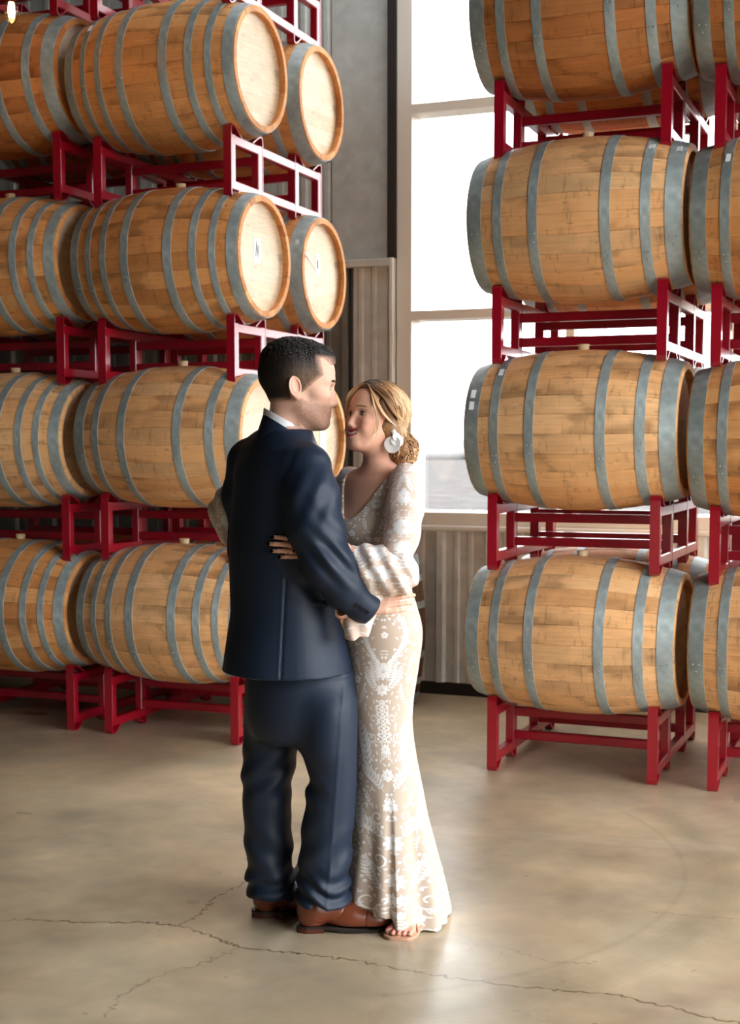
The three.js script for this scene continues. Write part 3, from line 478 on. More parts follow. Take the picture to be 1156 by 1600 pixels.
    const g = new THREE.BufferGeometry(); g.setAttribute('position', new THREE.Float32BufferAttribute(P, 3)); g.setIndex(I); return toCreasedNormals(g, .8); };
  const nc = V(446, 664, 0);
  put('shirt_collar', band(nc, .0655, .066, .034, -.03, .017, .006, .004), std({ color: hex(240, 240, 244), roughness: .7 }));
  put('jacket_collar', band([nc[0] + .001, nc[1] - .016, 0], .0675, .072, .040, -.050, .010, .020, .010, .014), NAVY);
  // pocket flap, cuff buttons, shirt cuff
  put('pocket_flap', draped(jacket, [[487, 937], [524, 943], [524, 954], [487, 948]], 14, 4, .0028, .18), NAVY);
  const BUTTON = std({ color: hex(24, 26, 32), roughness: .35 });
  for (const [px, py] of [[556, 943], [562, 947], [568, 951.5], [573.5, 955]]) { const p = V(px, py, .2), b = new THREE.CylinderGeometry(.0062, .0068, .003, 14); b.rotateX(Math.PI / 2); b.translate(p[0], p[1], front(sleeveR, p[0], p[1]) + .001); put('button', b, BUTTON); }
  // ---- body: head, neck, shoulders and hand in one skin
  const skin = (x, y, z, c) => { const q = HF.to(x, y, z), [a, b] = q, w = Math.abs(q[2]); c.copy(hex(232, 184, 160));
    const beard = smooth(-.036, -.056, b - .25 * Math.max(0, .05 - a)) * smooth(-.035, .0, a) * smooth(-.145, -.118, b) * (1 - .0) , side = smooth(.0, .03, a) * smooth(.052, .02, a) * smooth(.02, -.03, b) * smooth(.045, .06, w) * smooth(-.1, -.06, b);
    const lip = smooth(.0046, .002, Math.abs(b + .0705) - .005) * smooth(.026, .018, w) * smooth(.07, .082, a);
    c.lerp(hex(112, 80, 62), clamp(.85 * Math.max(beard, side * .9) * (.75 + .5 * noise3(x * 60, y * 60, z * 60)))); c.lerp(hex(196, 116, 104), lip * .85);
    const ear = smooth(.070, .08, w) * smooth(.03, .0, Math.abs(a + .02)) * .25; c.lerp(hex(224, 140, 120), ear); };
  const hw = S(562, 949, .178, 0).slice(0, 3), MH = handFrame(hw, [V(640, 934, .15)[0] - hw[0], V(640, 934, .15)[1] - hw[1], -.012], [.12, .25, 1], 1, .92);
  const mh = handParts(MH, [[.0, .18, .2], [.06, .24, .24], [.1, .26, .26], [.12, .28, .28]], [.06, .0, -.03, -.06], 1.0, [[.018, .030, -.01], [.045, .052, -.03], [.068, .058, -.045], [.088, .056, -.055]]);
  const trunk = (x, y, z) => { let d = torso(x, y, z, -.02); d = smax(d, hemY + .3 - y, .02); d = smin(d, cap(x, y, z, HF.at(-.022, -.045, 0), nb, .054 * 1.05 * 1.06, .056 * 1.05 * 1.06), .03); d = smin(d, chain(x, y, z, armR.map((p) => [p[0], p[1], p[2], p[3] * .6]), .02), .03); return smin(d, chain(x, y, z, armL.map((p) => [p[0], p[1], p[2], p[3] * .6]), .02), .03); };
  const c0 = HF.at(0, 0, 0), headG = nets(headLocal, [c0[0] - .15, c0[1] - .19, c0[2] - .12], [c0[0] + .15, c0[1] + .16, c0[2] + .12], .0027);
  const trunkG = nets(trunk, [V(330, 800, 0)[0], hemY + .28, -.32], [V(600, 800, 0)[0], V(440, 665, 0)[1], .3], .012), handG = nets(mh.field, mh.lo, mh.hi, .0026);
  put('body', withColor(merge([headG, trunkG, handG].map(plain)), skin), SKIN);
  // ---- hair: thick on top, clipped close at the sides
  const sideX = [[-.06, -.03], [-.01, .020], [.016, .042], [.036, .066], [.06, .058], [.078, .054], [.095, .052], [.2, .05]];
  const hairline = (y, w) => { let i = 0; while (i < sideX.length - 2 && sideX[i + 1][0] < y) i++; const [a, b] = sideX[i], [c, e] = sideX[i + 1], s = mix(b, e, clamp((y - a) / (c - a))); return mix(s, .107, smooth(.058, .036, w) * smooth(.05, .075, y)); };
  const hair = (X, Y, Z) => { const [x, y, z] = HF.to(X, Y, Z), w = Math.abs(z); let d = smin(ell(x, y, z, -.008, .040, 0, .101, .087, .078), ell(x, y, z, .042, .040, 0, .054, .060, .060), .03);
    d = smin(d, cap(x, y, z, [-.022, -.045, 0], [-.035, -.1, 0], .057, .057), .03);
    const top = smooth(.05, .11, y), t = (.0035 + .0105 * top + .0055 * smooth(.02, -.06, x) * smooth(-.05, .02, y) + .004 * smooth(.05, .1, x) * top) * (1 - .75 * smooth(-.022, .0, x - hairline(y, w)) * smooth(.03, .05, w) * smooth(.1, .085, y)) * (1 - .7 * smooth(-.03, -.046, y));
    d -= t + .0026 * noise3(x * 40, y * 22, z * 40) * (.4 + top) + .0014 * Math.sin(x * 240 + z * 160 + 30 * noise3(x * 9, y * 9, z * 9)) * top;
    d = Math.max(d, 1 - Math.hypot((x + .019) / .0165, (y + .004) / .030) > 0 ? .004 : d); return smax(smax(d, x - hairline(y, w), .008), -.046 - y - .2 * Math.max(0, x + .06) , .008) * HF.s; };
  const hairG = withColor(nets(hair, [c0[0] - .16, c0[1] - .1, c0[2] - .12], [c0[0] + .14, c0[1] + .18, c0[2] + .12], .0028), (X, Y, Z, c) => { const [x, y, z] = HF.to(X, Y, Z), w = Math.abs(z), n = noise3(x * 70, y * 50, z * 70), fade = smooth(.085, .015, y) * smooth(-.075, .03, x) * smooth(.03, .06, w); c.copy(hex(30, 24, 20)).lerp(hex(140, 110, 88), clamp(fade * (.62 + .5 * n))); const edge = smooth(-.026, .002, x - hairline(y, w)) * smooth(.02, .045, w) * smooth(.094, .08, y) + .8 * smooth(-.028, -.044, y); c.lerp(hex(214, 168, 144), clamp(edge * (.85 + .4 * n))); c.multiplyScalar(1 + .35 * n); });
  put('hair', hairG, std({ vertexColors: true, roughness: .55, specularIntensity: .5 }));
  for (const s of [1, -1]) put('eye', eyeball(HF, s), EYEMAT);
  const LASH = std({ color: hex(40, 30, 24), roughness: .7 }); put('eyelashes', merge([1, -1].flatMap((s) => [lash(HF, s, 1, .0013), lash(HF, s, -1, .0007)]).map(plain)), LASH);
  put('eyebrows', merge([1, -1].map((s) => brow(HF, s, .0036, .0185, .004, hf)).map(plain)), std({ color: hex(66, 46, 34), roughness: .9 }));
  // ---- shoes
  const LEATHER = std({ color: hex(114, 54, 30), roughness: .32, clearcoat: .35, clearcoatRoughness: .3, bumpMap: galvMap, bumpScale: .0004 }), SOLE = std({ color: hex(34, 22, 16), roughness: .5 }), HEEL = std({ color: hex(84, 36, 22), roughness: .45 });
  const shoe = (at, yaw) => {
    const F = frameOf(at, yaw, 0, 1.0), G = (g) => inFrame(g, F), halfW = (x) => { const t = clamp(x / .298); return (.031 + .014 * Math.sin(Math.PI * clamp((t - .25) / .95)) ** 1.0) * Math.sqrt(clamp(t / .10)) ** .7 * Math.sqrt(clamp((1 - t) / .16)) ** .9; };
    const upper = (x, y, z) => { let d = ell(x, y, z, .045, .070, 0, .043, .075, .036); d = smin(d, cap(x, y, z, [.06, .075, 0], [.16, .052, 0], .041, .034), .03); d = smin(d, ell(x, y, z, .195, .038, .004, .085, .036, .044), .03); d = smin(d, ell(x, y, z, .255, .034, .004, .044, .0255, .035), .03);
      d = smax(d, .0205 - y, .004); const toeCap = (x - .218 + z * z * 4) / .0022; d += .0011 * Math.exp(-toeCap * toeCap); d -= .0012 * smooth(.0, .002, x - .218 + z * z * 4);
      const vamp = (Math.hypot(x - .075, y - .11) - .078) / .0024; d += .0012 * Math.exp(-vamp * vamp) * smooth(.01, .02, Math.abs(z)); return d; };
    const up = put('shoe', G(nets(upper, [-.01, .01, -.06], [.31, .16, .06], .0038)), LEATHER);
    const outline = (x0, x1, e) => { const s = new THREE.Shape(), n = 30; for (let i = 0; i <= n; i++) { const x = mix(x0, x1, i / n); const w = halfW(x) + e; i ? s.lineTo(x, w + .003) : s.moveTo(x, w + .003); } for (let i = n; i >= 0; i--) { const x = mix(x0, x1, i / n); s.lineTo(x, -(halfW(x) + e) + .003); } s.closePath(); return s; };
    const flat = (s, y0, y1) => { const g = new THREE.ExtrudeGeometry(s, { depth: y1 - y0, bevelEnabled: true, bevelSize: .001, bevelThickness: .001, bevelSegments: 1 }); g.rotateX(-Math.PI / 2); g.translate(0, y0, 0); return g; };
    const soleG = flat(outline(.001, .2965, .0015), .0135, .0205); { const p = soleG.attributes.position; for (let i = 0; i < p.count; i++) { const x = p.getX(i), drop = -.0115 * smooth(.085, .15, x) + .006 * smooth(.24, .3, x); p.setY(i, p.getY(i) + drop); } soleG.computeVertexNormals(); }
    put('sole', G(soleG), SOLE, up).position.set(0, 0, 0); put('heel', G(flat(outline(.002, .082, .0015), .001, .0135)), HEEL, up);
    const laces = []; for (let i = 0; i < 4; i++) { const x = .120 + .016 * i, y = .1065 - .0115 * i; laces.push(tube([[x - .004, y - .005, -.017], [x, y + .002, 0], [x + .004, y - .005, .017]], .0016, 8, 5)); } laces.push(tube([[.122, .106, 0], [.112, .112, .012], [.104, .106, .024], [.110, .098, .030]], .0013, 10, 5));
    put('laces', G(merge(laces.map(plain))), SOLE, up);
  };
  const fl = (px, py, dz) => { const p = V(px, py, dz); p[1] = 0; return p; };
  shoe([V(463, 1450, .05)[0], 0, .052], .10); shoe([V(393, 1440, -.07)[0], 0, -.085], .16);
  jacketField = jacket;
}
// ================================================================ lace cloth: embroidery on tulle, drawn mirrored about the middle of the sheet
function laceCanvas(W, H, mirror, sow, dense, ground, thread) {
  const cv = document.createElement('canvas'); cv.width = W; cv.height = H; const c = cv.getContext('2d'), keep = seed; seed = sow;
  c.fillStyle = ground; c.fillRect(0, 0, W, H);
  const leaf = (x, y, a, l, w) => { c.save(); c.translate(x, y); c.rotate(a); c.beginPath(); c.moveTo(0, 0); c.bezierCurveTo(l * .25, -w, l * .75, -w * .9, l, 0); c.bezierCurveTo(l * .75, w * .35, l * .25, w * .5, 0, 0); c.fill(); if (l > 16) { c.globalAlpha = .55; c.strokeStyle = ground; c.lineWidth = 1.6; c.beginPath(); c.moveTo(l * .15, -w * .1); c.lineTo(l * .8, -w * .12); c.stroke(); } c.restore(); };
  const flower = (x, y, r, n, a0 = 0) => { for (let i = 0; i < n; i++) leaf(x, y, a0 + i / n * 2 * Math.PI, r, r * .36); c.save(); c.fillStyle = ground; c.beginPath(); c.arc(x, y, r * .15, 0, 7); c.fill(); c.restore(); c.beginPath(); c.arc(x, y, r * .08, 0, 7); c.fill(); };
  const blossom = (x, y, r) => { for (let i = 0; i < 5; i++) { c.beginPath(); c.arc(x + r * .55 * Math.cos(i * 1.2566 - 1.5708), y + r * .55 * Math.sin(i * 1.2566 - 1.5708), r * .42, 0, 7); c.fill(); } };
  const frond = (x, y, a, L, bend, k = 1) => { const n = Math.max(5, Math.round(L / (21 * k))); let px = x, py = y; c.lineWidth = 2.6 * k; for (let i = 0; i < n; i++) { const t = i / n, ang = a + bend * t, st = L / n, qx = px + Math.cos(ang) * st, qy = py + Math.sin(ang) * st; c.beginPath(); c.moveTo(px, py); c.lineTo(qx, qy); c.stroke(); const l = L * .26 * Math.sin(Math.PI * (.22 + .72 * t)); leaf(qx, qy, ang - .72, l, l * .30); leaf(qx, qy, ang + .72, l, -l * .30); px = qx; py = qy; } leaf(px, py, a + bend, L * .14, L * .04); };
  const scroll = (x, y, r, a, turns, s) => { c.lineWidth = r * .17; c.beginPath(); for (let i = 0; i <= 36; i++) { const t = i / 36, q = r * (1 - .82 * t), b = a + s * turns * 2 * Math.PI * t; const X = x + q * Math.cos(b), Y = y + q * Math.sin(b); i ? c.lineTo(X, Y) : c.moveTo(X, Y); } c.stroke(); for (let i = 0; i < 4; i++) { const b = a + s * (.2 + i * .45); leaf(x + r * Math.cos(b), y + r * Math.sin(b), b + s * 1.0, r * .55, r * .16); } };
  const beads = (x0, y0, x1, y1, n, r) => { for (let i = 0; i <= n; i++) { c.beginPath(); c.arc(mix(x0, x1, i / n), mix(y0, y1, i / n), r, 0, 7); c.fill(); } };
  c.fillStyle = c.strokeStyle = thread; c.lineCap = 'round';
  const half = (draw) => { draw(); if (mirror) { c.save(); c.translate(W, 0); c.scale(-1, 1); draw(); c.restore(); } };
  // tulle ground: a faint net
  c.save(); c.globalAlpha = .16; c.lineWidth = 1; for (let i = -H; i < W; i += 9) { c.beginPath(); c.moveTo(i, 0); c.lineTo(i + H, H); c.stroke(); c.beginPath(); c.moveTo(i + H, 0); c.lineTo(i, H); c.stroke(); } c.restore();
  const api = { c, W, H, leaf, flower, blossom, frond, scroll, beads, half };
  dense(api); seed = keep; return cv;
}
const NUDE = 'rgb(204,184,166)', THREAD = 'rgb(250,248,246)';
// skirt and bodice: v = 0 at the hem, 1 at the shoulder; u = .5 faces the photographer
const fillLace = (L, n, x1, y0, y1, size, taken) => { const { frond, flower, blossom, scroll, leaf } = L, M = L.W / 2;
  for (let i = 0; i < n; i++) { const x = rr(0, x1), y = rr(y0, y1), g = size(y), r = g * rr(.7, 1.15); if (taken.some(([a, b, q]) => Math.hypot(a - x, b - y) < (q + r) * .84)) continue; taken.push([x, y, r]); const k = rnd(), X = M + x;
    if (k < .30) { scroll(X, y, r * .8, rr(0, 6.3), 1.1, rnd() < .5 ? 1 : -1); leaf(X, y, rr(0, 6), r, r * .3); } else if (k < .52) flower(X, y, r, 8, rnd()); else if (k < .66) { blossom(X, y, r * .6); leaf(X + r * .4, y, rr(0, 6), r * .7, r * .22); } else frond(X + r * .3, y + r * .9, -1.57 + rr(-.7, .7), r * 2.1, rr(-.7, .7), r / 52); }
  for (let i = 0; i < n * 5; i++) { const x = rr(0, x1), y = rr(y0, y1), r = size(y) * .42; if (taken.some(([a, b, q]) => Math.hypot(a - x, b - y) < (q + r) * .66)) continue; taken.push([x, y, r * .8]); rnd() < .7 ? leaf(M + x - r * .5, y, rr(0, 6.3), r * 1.5, r * .45) : blossom(M + x, y, r * .5); } };
const dressCanvas = laceCanvas(1024, 2048, true, 901, (L) => {
  const { half, frond, flower, blossom, scroll, leaf, beads, c, W, H } = L, M = W / 2;
  const draw = (taken) => {
    const T = (x, y, r) => taken.push([x, y * H, r]);
    // flower column down the middle front, a wreath at the hip, paired fronds
    for (const [y, r] of [[.43, 40], [.47, 30], [.60, 26], [.655, 30], [.72, 34], [.80, 42], [.88, 40]]) { flower(M, H * y, r, 8, 0); T(0, y, r * .8); }
    for (let y = H * .50; y < H * .585; y += 32) { c.lineWidth = 5; c.beginPath(); c.ellipse(M, y, 11, 14, 0, 0, 7); c.stroke(); blossom(M, y, 7); leaf(M + 12, y + 8, .4, 24, 8); leaf(M + 12, y - 8, -.4, 22, -8); taken.push([0, y, 34]); }
    for (let i = 0; i < 34; i++) { const t = i / 33, x = 14 + 74 * Math.sin(t * 2.3), y = mix(H * .415, H * .315, t); blossom(M + x + rr(-9, 9), y, 8); leaf(M + x, y, rr(-1.4, 1), 18, 6); taken.push([x, y, 12]); }
    blossom(M, H * .352, 16); taken.push([0, H * .36, 62]); c.fillRect(M, H * .298, 74, 5);
    for (const [x, y, a, l, b, w] of [[14, .475, -.8, 120, -.5, 50], [16, .455, -1.15, 110, -.3, 40], [22, .69, -1.0, 150, .6, 44], [30, .79, -.75, 170, .6, 50], [96, .66, -1.45, 230, .15, 46], [150, .80, -1.5, 220, .2, 46], [40, .90, -.7, 150, -.6, 44], [190, .56, -1.4, 200, .3, 44]]) { frond(M + x, H * y, a, l, b, l / 180); for (let t = .1; t < 1; t += .3) taken.push([x + Math.cos(a + b * t * .5) * l * t, H * y + Math.sin(a + b * t * .5) * l * t, w * .75]); }
    for (const [x, y, r, a, s] of [[60, .835, 40, .4, 1], [110, .93, 44, 3, -1], [60, .745, 30, 2, -1], [50, .535, 26, 2, 1], [40, .275, 34, .4, 1], [110, .27, 36, 2, -1]]) { scroll(M + x, H * y, r, a, 1.1, s); T(x, y, r); }
    fillLace(L, 900, W / 2, H * .02, H * .985, (y) => y < H * .3 ? 27 : mix(30, 40, (y - H * .3) / (H * .7)), taken);
    for (let x = 0; x < W / 2; x += 24) { c.beginPath(); c.arc(M + x, H - 9, 12, 0, 7); c.fill(); }
  };
  draw([]); c.save(); c.translate(W, 0); c.scale(-1, 1); seed = 901; draw([]); c.restore();
}, NUDE, THREAD);
const dressHeight = dataMapFromCanvas(dressCanvas);
function dataMapFromCanvas(cv) { const t = new THREE.CanvasTexture(cv); t.wrapS = t.wrapT = THREE.RepeatWrapping; return t; }
const colorMapFromCanvas = (cv) => { const t = dataMapFromCanvas(cv); t.colorSpace = THREE.SRGBColorSpace; return t; };
const LACE = std({ map: colorMapFromCanvas(dressCanvas), bumpMap: dressHeight, bumpScale: .0016, roughness: .82, specularIntensity: .25, sheen: .25 });
const sleeveCanvas = laceCanvas(512, 1024, true, 433, (L) => { const { c, frond, flower, blossom, W, H } = L, M = W / 2; const draw = () => { const t = []; for (let k = 0; k < 2; k++) { const o = k * H / 2; for (const [y, r] of [[60, 40], [150, 32], [235, 40], [330, 34], [430, 40]]) { flower(M, o + y, r, 8, .3); t.push([0, o + y, r]); } frond(M + 44, o + 420, -1.3, 190, .3, .8); for (let q = .1; q < 1; q += .3) t.push([44 + 40 * q, o + 420 - 180 * q, 32]); } fillLace(L, 500, W / 2, 10, H - 10, () => 30, t); }; draw(); c.save(); c.translate(W, 0); c.scale(-1, 1); seed = 433; draw(); c.restore(); }, 'rgb(226,200,184)', 'rgb(252,250,249)');
const SLEEVELACE = std({ map: colorMapFromCanvas(sleeveCanvas), bumpMap: dataMapFromCanvas(sleeveCanvas), bumpScale: .0014, roughness: .85, specularIntensity: .2, sheen: .25 });
// ================================================================ the bride
{
  const base = V(640, 1450, 0), bx = base[0], bz = -.03, bride = thing('person', 'woman with a blonde updo in a white lace gown, smiling up at the man', 'person', couplePlace(bx, bz), YAW);
  const put = (name, g, m, parent = bride) => { g.translate(-bx, 0, -bz); return mesh(name, g, m, parent); };
  const HF = frameOf(V(585.5, 659, -.02), 40 * Math.PI / 180 + Math.PI, .31, .895, .0); HF.iris = hex(84, 92, 92); HF.look = 0;
  const nb = V(596, 742, -.03), ho = { neckB: HF.to(...nb), neckA: [-.020, -.045, 0], neck: .95, chin: .014, wide: .97, cheek: .016, smile: 1, jaw: .80, nose: .84, open: .0050, slit: .0042 }, hf = headField(ho);
  const Q = Math.PI / 4;
  // gown: stacked ellipses, half turned to the left
  const form = rings([[728, 595, .05, .075, -.03], [738, 594, .062, .125, -.03], [752, 592, .08, .155, -.03], [790, 587, .10, .150, -.03], [825, 582, .122, .145, -.03], [865, 586, .104, .122, -.03], [905, 590, .086, .102, -.03], [945, 596, .098, .112, -.03], [985, 600, .110, .120, -.03], [1040, 598, .104, .112, -.03], [1090, 596, .096, .098, -.03], [1130, 599, .088, .087, -.03], [1180, 603, .092, .092, -.03], [1240, 608, .107, .105, -.035], [1310, 614, .127, .122, -.04], [1380, 619, .150, .143, -.05], [1425, 622, .163, .155, -.055], [1462, 623, .168, .160, -.055]], Q);
  const hemL = V(580, 1420, .0)[1], hemR = V(660, 1452, .05)[1], foldX = V(617, 1400, .08)[0], kneeY = V(600, 1190, 0)[1], neckY = V(545, 812, .1)[1], topY = V(600, 735, 0)[1], waistY = V(590, 905, 0)[1];
  const vneck = (x, y, z) => { const [cx, cz] = form.at(y), dx = x - cx, dz = z - cz, f = -dx * .7071 + dz * .7071, l = dx * .7071 + dz * .7071; const half = .012 + .086 * Math.pow(clamp((y - neckY) / (topY - neckY), 0, 1.4), .72); return Math.max(Math.abs(l) - half, neckY - y, -.02 - f); };
  const gown = (x, y, z) => {
    const [cx, cz] = form.at(y), th = Math.atan2(z - cz, x - cx), fl = smooth(kneeY, 0, y);
    let d = form(x, y, z, .003);
    d += fl * (.010 * Math.sin(th * 6 + .8) + .007 * Math.sin(th * 11 + 2 + y * 4)) ;
    if (z > cz) { const s = (x - foldX + .02 * y) / .009; d -= fl * (.022 * smooth(-.6, .6, s) * Math.exp(-Math.max(0, s) / 6) - .004); d += fl * .014 * Math.exp(-(((s + 1.3) / 1.2) ** 2)); }
    const cut = mix(hemL, hemR, smooth(foldX - .01, foldX + .012, x)) + .003 * Math.sin(th * 14);
    d = smax(d, cut - y, .004);
    d += .0025 * Math.exp(-(((y - waistY) / .05) ** 2)) * Math.sin((y * 1.1 + x * .6) * 95);
    d = Math.max(d, -vneck(x, y, z));
    return Math.max(d, y - topY - .03 + .0 * x);
  };
  const Y1 = topY + .01, lift = (y) => clamp(y / Y1);
  const gownUV = (x, y, z) => { const [cx, cz] = form.at(y); return [((Math.atan2(x - cx, z - cz) / (2 * Math.PI)) * .98 + .5), lift(y)]; };
  const gG = withTurnUV(nets(gown, [V(520, 1400, 0)[0], Math.min(hemL, hemR) - .02, -.27], [V(720, 1400, 0)[0], topY + .03, .16], .0058), gownUV);
  put('gown', gG, LACE);
  // the short train that spreads behind the gown's far side
  const tr = (x, y, z) => { const a = V(560, 1400, -.2), b = V(452, 1352, -.33), t = clamp((a[0] - x) / (a[0] - b[0])); return Math.max(ell(x, y, z, mix(a[0], b[0], .5), -.02, mix(-.2, -.33, t), .15, mix(.30, .13, t), .10 - .03 * t) + .006 * Math.sin(x * 70 + y * 14), .004 - y); };
  put('train', withTurnUV(nets(tr, [V(430, 1400, -.3)[0], -.02, -.45], [V(600, 1400, -.2)[0], .34, -.1], .007), gownUV), LACE);
  // ---- sleeves
  const S = (px, py, dz, r) => [...V(px, py, dz), r];
  const upL = [S(633, 748, .085, .046), S(633, 790, .125, .054), S(628, 835, .155, .050), S(616, 880, .18, .046), S(598, 888, .185, .046)];
  const sl = (x, y, z) => chain(x, y, z, upL, .02) + .0012 * Math.sin(y * 70 + x * 60 + 2 * Math.sin(z * 50)) + .003 * noise3(x * 5, y * 5, z * 5);
  const along = (o, p1) => (x, y, z) => [Math.atan2(x - o[0], z - o[2]) / (2 * Math.PI) + .5, (y - p1) * 1.55];
  put('sleeve', withTurnUV(nets(sl, [V(580, 800, .1)[0], V(600, 925, .1)[1], 0], [V(672, 800, .1)[0], V(600, 722, .1)[1], .26], .005), along(V(630, 800, .13), 0)), SLEEVELACE);
  const bellA = V(612, 886, .175), bellB = V(552, 864, .17), tail = V(554, 996, .155);
  const bell = (x, y, z) => {
    let d = smin(cap(x, y, z, [bellA[0] + .012, bellA[1] - .015, .18], V(585, 888, .18), .070, .066), cap(x, y, z, bellA, bellB, .048, .022), .03);
    const t = clamp((bellA[1] - y) / (bellA[1] - tail[1])), cx = mix(V(592, 900, .17)[0], tail[0], Math.pow(t, .8)), wx = mix(.078, .034, t);
    const dr = ell(x, y, z, cx, y, .165, wx, 1, .040 - .012 * t); d = smin(d, Math.max(dr, tail[1] - y + (x - tail[0]) * .2, y - bellA[1]), .025);
    d += .0036 * Math.sin(x * 115 + y * 30 + 2 * Math.sin(y * 22 + x * 9)) + .0014 * Math.sin(x * 40 - y * 90) + .004 * noise3(x * 4, y * 4, z * 4);
    // the mouth of the sleeve, open towards the wrist
    return smax(d, -cap(x, y, z, V(535, 864, .19), V(556, 868, .185), .026, .010), .006); };
  put('sleeve_cuff', withTurnUV(nets(bell, [V(515, 900, .15)[0], tail[1] - .02, .08], [V(655, 900, .15)[0], V(600, 835, .15)[1], .28], .0046), along(V(590, 900, .16), .1)), SLEEVELACE);
  // the far arm goes round his back; its sleeve shows beyond his left side
  const upR = [S(549, 752, -.11, .046), S(530, 775, -.16, .052), S(490, 815, -.25, .05), S(430, 815, -.29, .045)];
  const slr = (x, y, z) => chain(x, y, z, upR, .03) + .003 * Math.sin(y * 90 + x * 40);
  put('sleeve', withTurnUV(nets(slr, [V(400, 800, -.2)[0], V(600, 870, -.2)[1], -.4], [V(590, 800, -.2)[0], V(600, 715, -.1)[1], .0], .006), along(V(530, 800, -.2), 0)), SLEEVELACE);
  const puff = (x, y, z) => { const a = V(352, 800, -.22), t = clamp((a[1] + .085 - y) / .19); return smin(ell(x, y, z, a[0], a[1] - .005, -.20, .032, .095, .06), cap(x, y, z, a, V(430, 815, -.29), .055, .05), .03) + .003 * Math.sin(x * 130 + y * 60); };
  put('sleeve_cuff', withTurnUV(nets(puff, [V(318, 800, -.2)[0], V(350, 880, -.2)[1], -.36], [V(450, 800, -.2)[0], V(350, 735, -.2)[1], -.09], .006), along(V(360, 810, -.2), 0)), SLEEVELACE);
  // ---- skin: head, throat, arms and the hand on his back
  const headW = (x, y, z) => { const q = HF.to(x, y, z); return hf(q[0], q[1], q[2]) * HF.s; };
  const nA = HF.at(-.020, -.045, 0), nr = .055 * .95 * .895;
  const chest = (x, y, z) => { let d = smax(form(x, y, z, -.004), y - topY - .012, .02); d = smax(d, waistY - y, .01); d = smin(d, cap(x, y, z, nA, nb, nr, nr * 1.03), .035); d = smin(d, cap(x, y, z, nb, [nb[0] + .05, nb[1] - .035, nb[2] + .06], .035, .03), .03); d = smin(d, cap(x, y, z, nb, [nb[0] - .05, nb[1] - .035, nb[2] - .06], .035, .03), .03);
    // collarbones and the hollow between
    return d; };
  const arm = [S(640, 800, .13, .034), S(616, 882, .18, .030), S(548, 864, .178, .020), S(512, 858, .185, .023)];
  const armSkin = (x, y, z) => chain(x, y, z, arm, .01), armFar = (x, y, z) => chain(x, y, z, upR.map((p) => [p[0], p[1], p[2], .03]), .02);
  const c0 = HF.at(0, 0, 0);
  const wr = V(508, 857, .19).slice(0, 3), fz = jacketField ? front(jacketField, V(446, 857, .17)[0], V(446, 857, .17)[1]) : .18; wr[2] = fz + .020;
  const BH = handFrame(wr, [V(440, 856, .2)[0] - wr[0], V(440, 856, .2)[1] - wr[1], -.006], [0, .1, 1], -1, .90);
  const bh = handParts(BH, [[.05, .12, .15], [.06, .12, .15], [.08, .14, .16], [.10, .16, .2]], [.06, .02, -.02, -.05], .96);
  const skin = (x, y, z, c) => { const [a, b, w0] = HF.to(x, y, z), w = Math.abs(w0); c.copy(hex(226, 172, 146)); const sm = 1.25 * Math.max(0, w - .004) ** 1.25, r = Math.abs(b + .0705 - sm); c.lerp(hex(176, 56, 62), smooth(.0138, .0112, r) * smooth(.029, .025, w) * smooth(.072, .079, a) * smooth(.003, .0045, r)); c.lerp(hex(226, 138, 120), .45 * Math.exp(-(((a - .066) / .03) ** 2) - ((b + .035) / .022) ** 2 - ((w - .042) / .02) ** 2)); c.lerp(hex(120, 80, 70), .35 * Math.exp(-(((a - .083) / .016) ** 2) - ((b - .008) / .006) ** 2 - ((w - .032) / .016) ** 2)); };
  const headG = nets(headW, [c0[0] - .13, c0[1] - .15, c0[2] - .13], [c0[0] + .13, c0[1] + .14, c0[2] + .13], .0024);
  const chestG = nets(chest, [V(520, 800, 0)[0], waistY - .01, -.23], [V(675, 800, 0)[0], V(600, 690, 0)[1], .17], .008);
  const armG = nets((x, y, z) => Math.min(armSkin(x, y, z), armFar(x, y, z)), [V(425, 830, 0)[0], V(600, 930, 0)[1], -.34], [V(680, 800, 0)[0], V(600, 745, 0)[1], .24], .008);
  const handG = nets(bh.field, bh.lo, bh.hi, .0026);
  // foot in the sandal
  const toeDir = new THREE.Vector3(-.62, 0, .78).normalize(), across = new THREE.Vector3(.78, 0, .62), ft = V(627, 1452, .095); ft[1] = 0;
  const FP = (x, y, z) => [ft[0] + toeDir.x * x + across.x * z, y, ft[2] + toeDir.z * x + across.z * z];   // x forward, z to the little toe
  const toes = [[.030, -.026, .0125, .024], [.034, -.006, .0095, .024], [.027, .010, .0088, .022], [.019, .024, .0082, .02], [.008, .037, .0080, .018]];
  const foot = (x, y, z) => { let d = smin(cap(x, y, z, FP(-.02, .024, 0), FP(-.17, .060, .0), .022, .032), cap(x, y, z, FP(-.006, .021, -.018), FP(-.012, .020, .024), .018, .016), .03); d = smin(d, cap(x, y, z, FP(-.14, .06, -.01), FP(-.10, .18, -.03), .028, .026), .03); for (const [fx, fz2, r, l] of toes) d = smin(d, cap(x, y, z, FP(fx - l, .024, fz2), FP(fx, .0165 + r * .2, fz2), r * 1.0, r * .92), .004); return d; };
  const footG = nets(foot, [ft[0] - .08, .0, ft[2] - .16], [ft[0] + .16, .14, ft[2] + .10], .0036);
  put('body', withColor(merge([headG, chestG, armG, handG, footG].map(plain)), skin), SKIN);
  const NAIL = std({ color: hex(58, 14, 22), roughness: .2, clearcoat: .8 }), TOENAIL = std({ color: hex(196, 60, 80), roughness: .25, clearcoat: .6 });
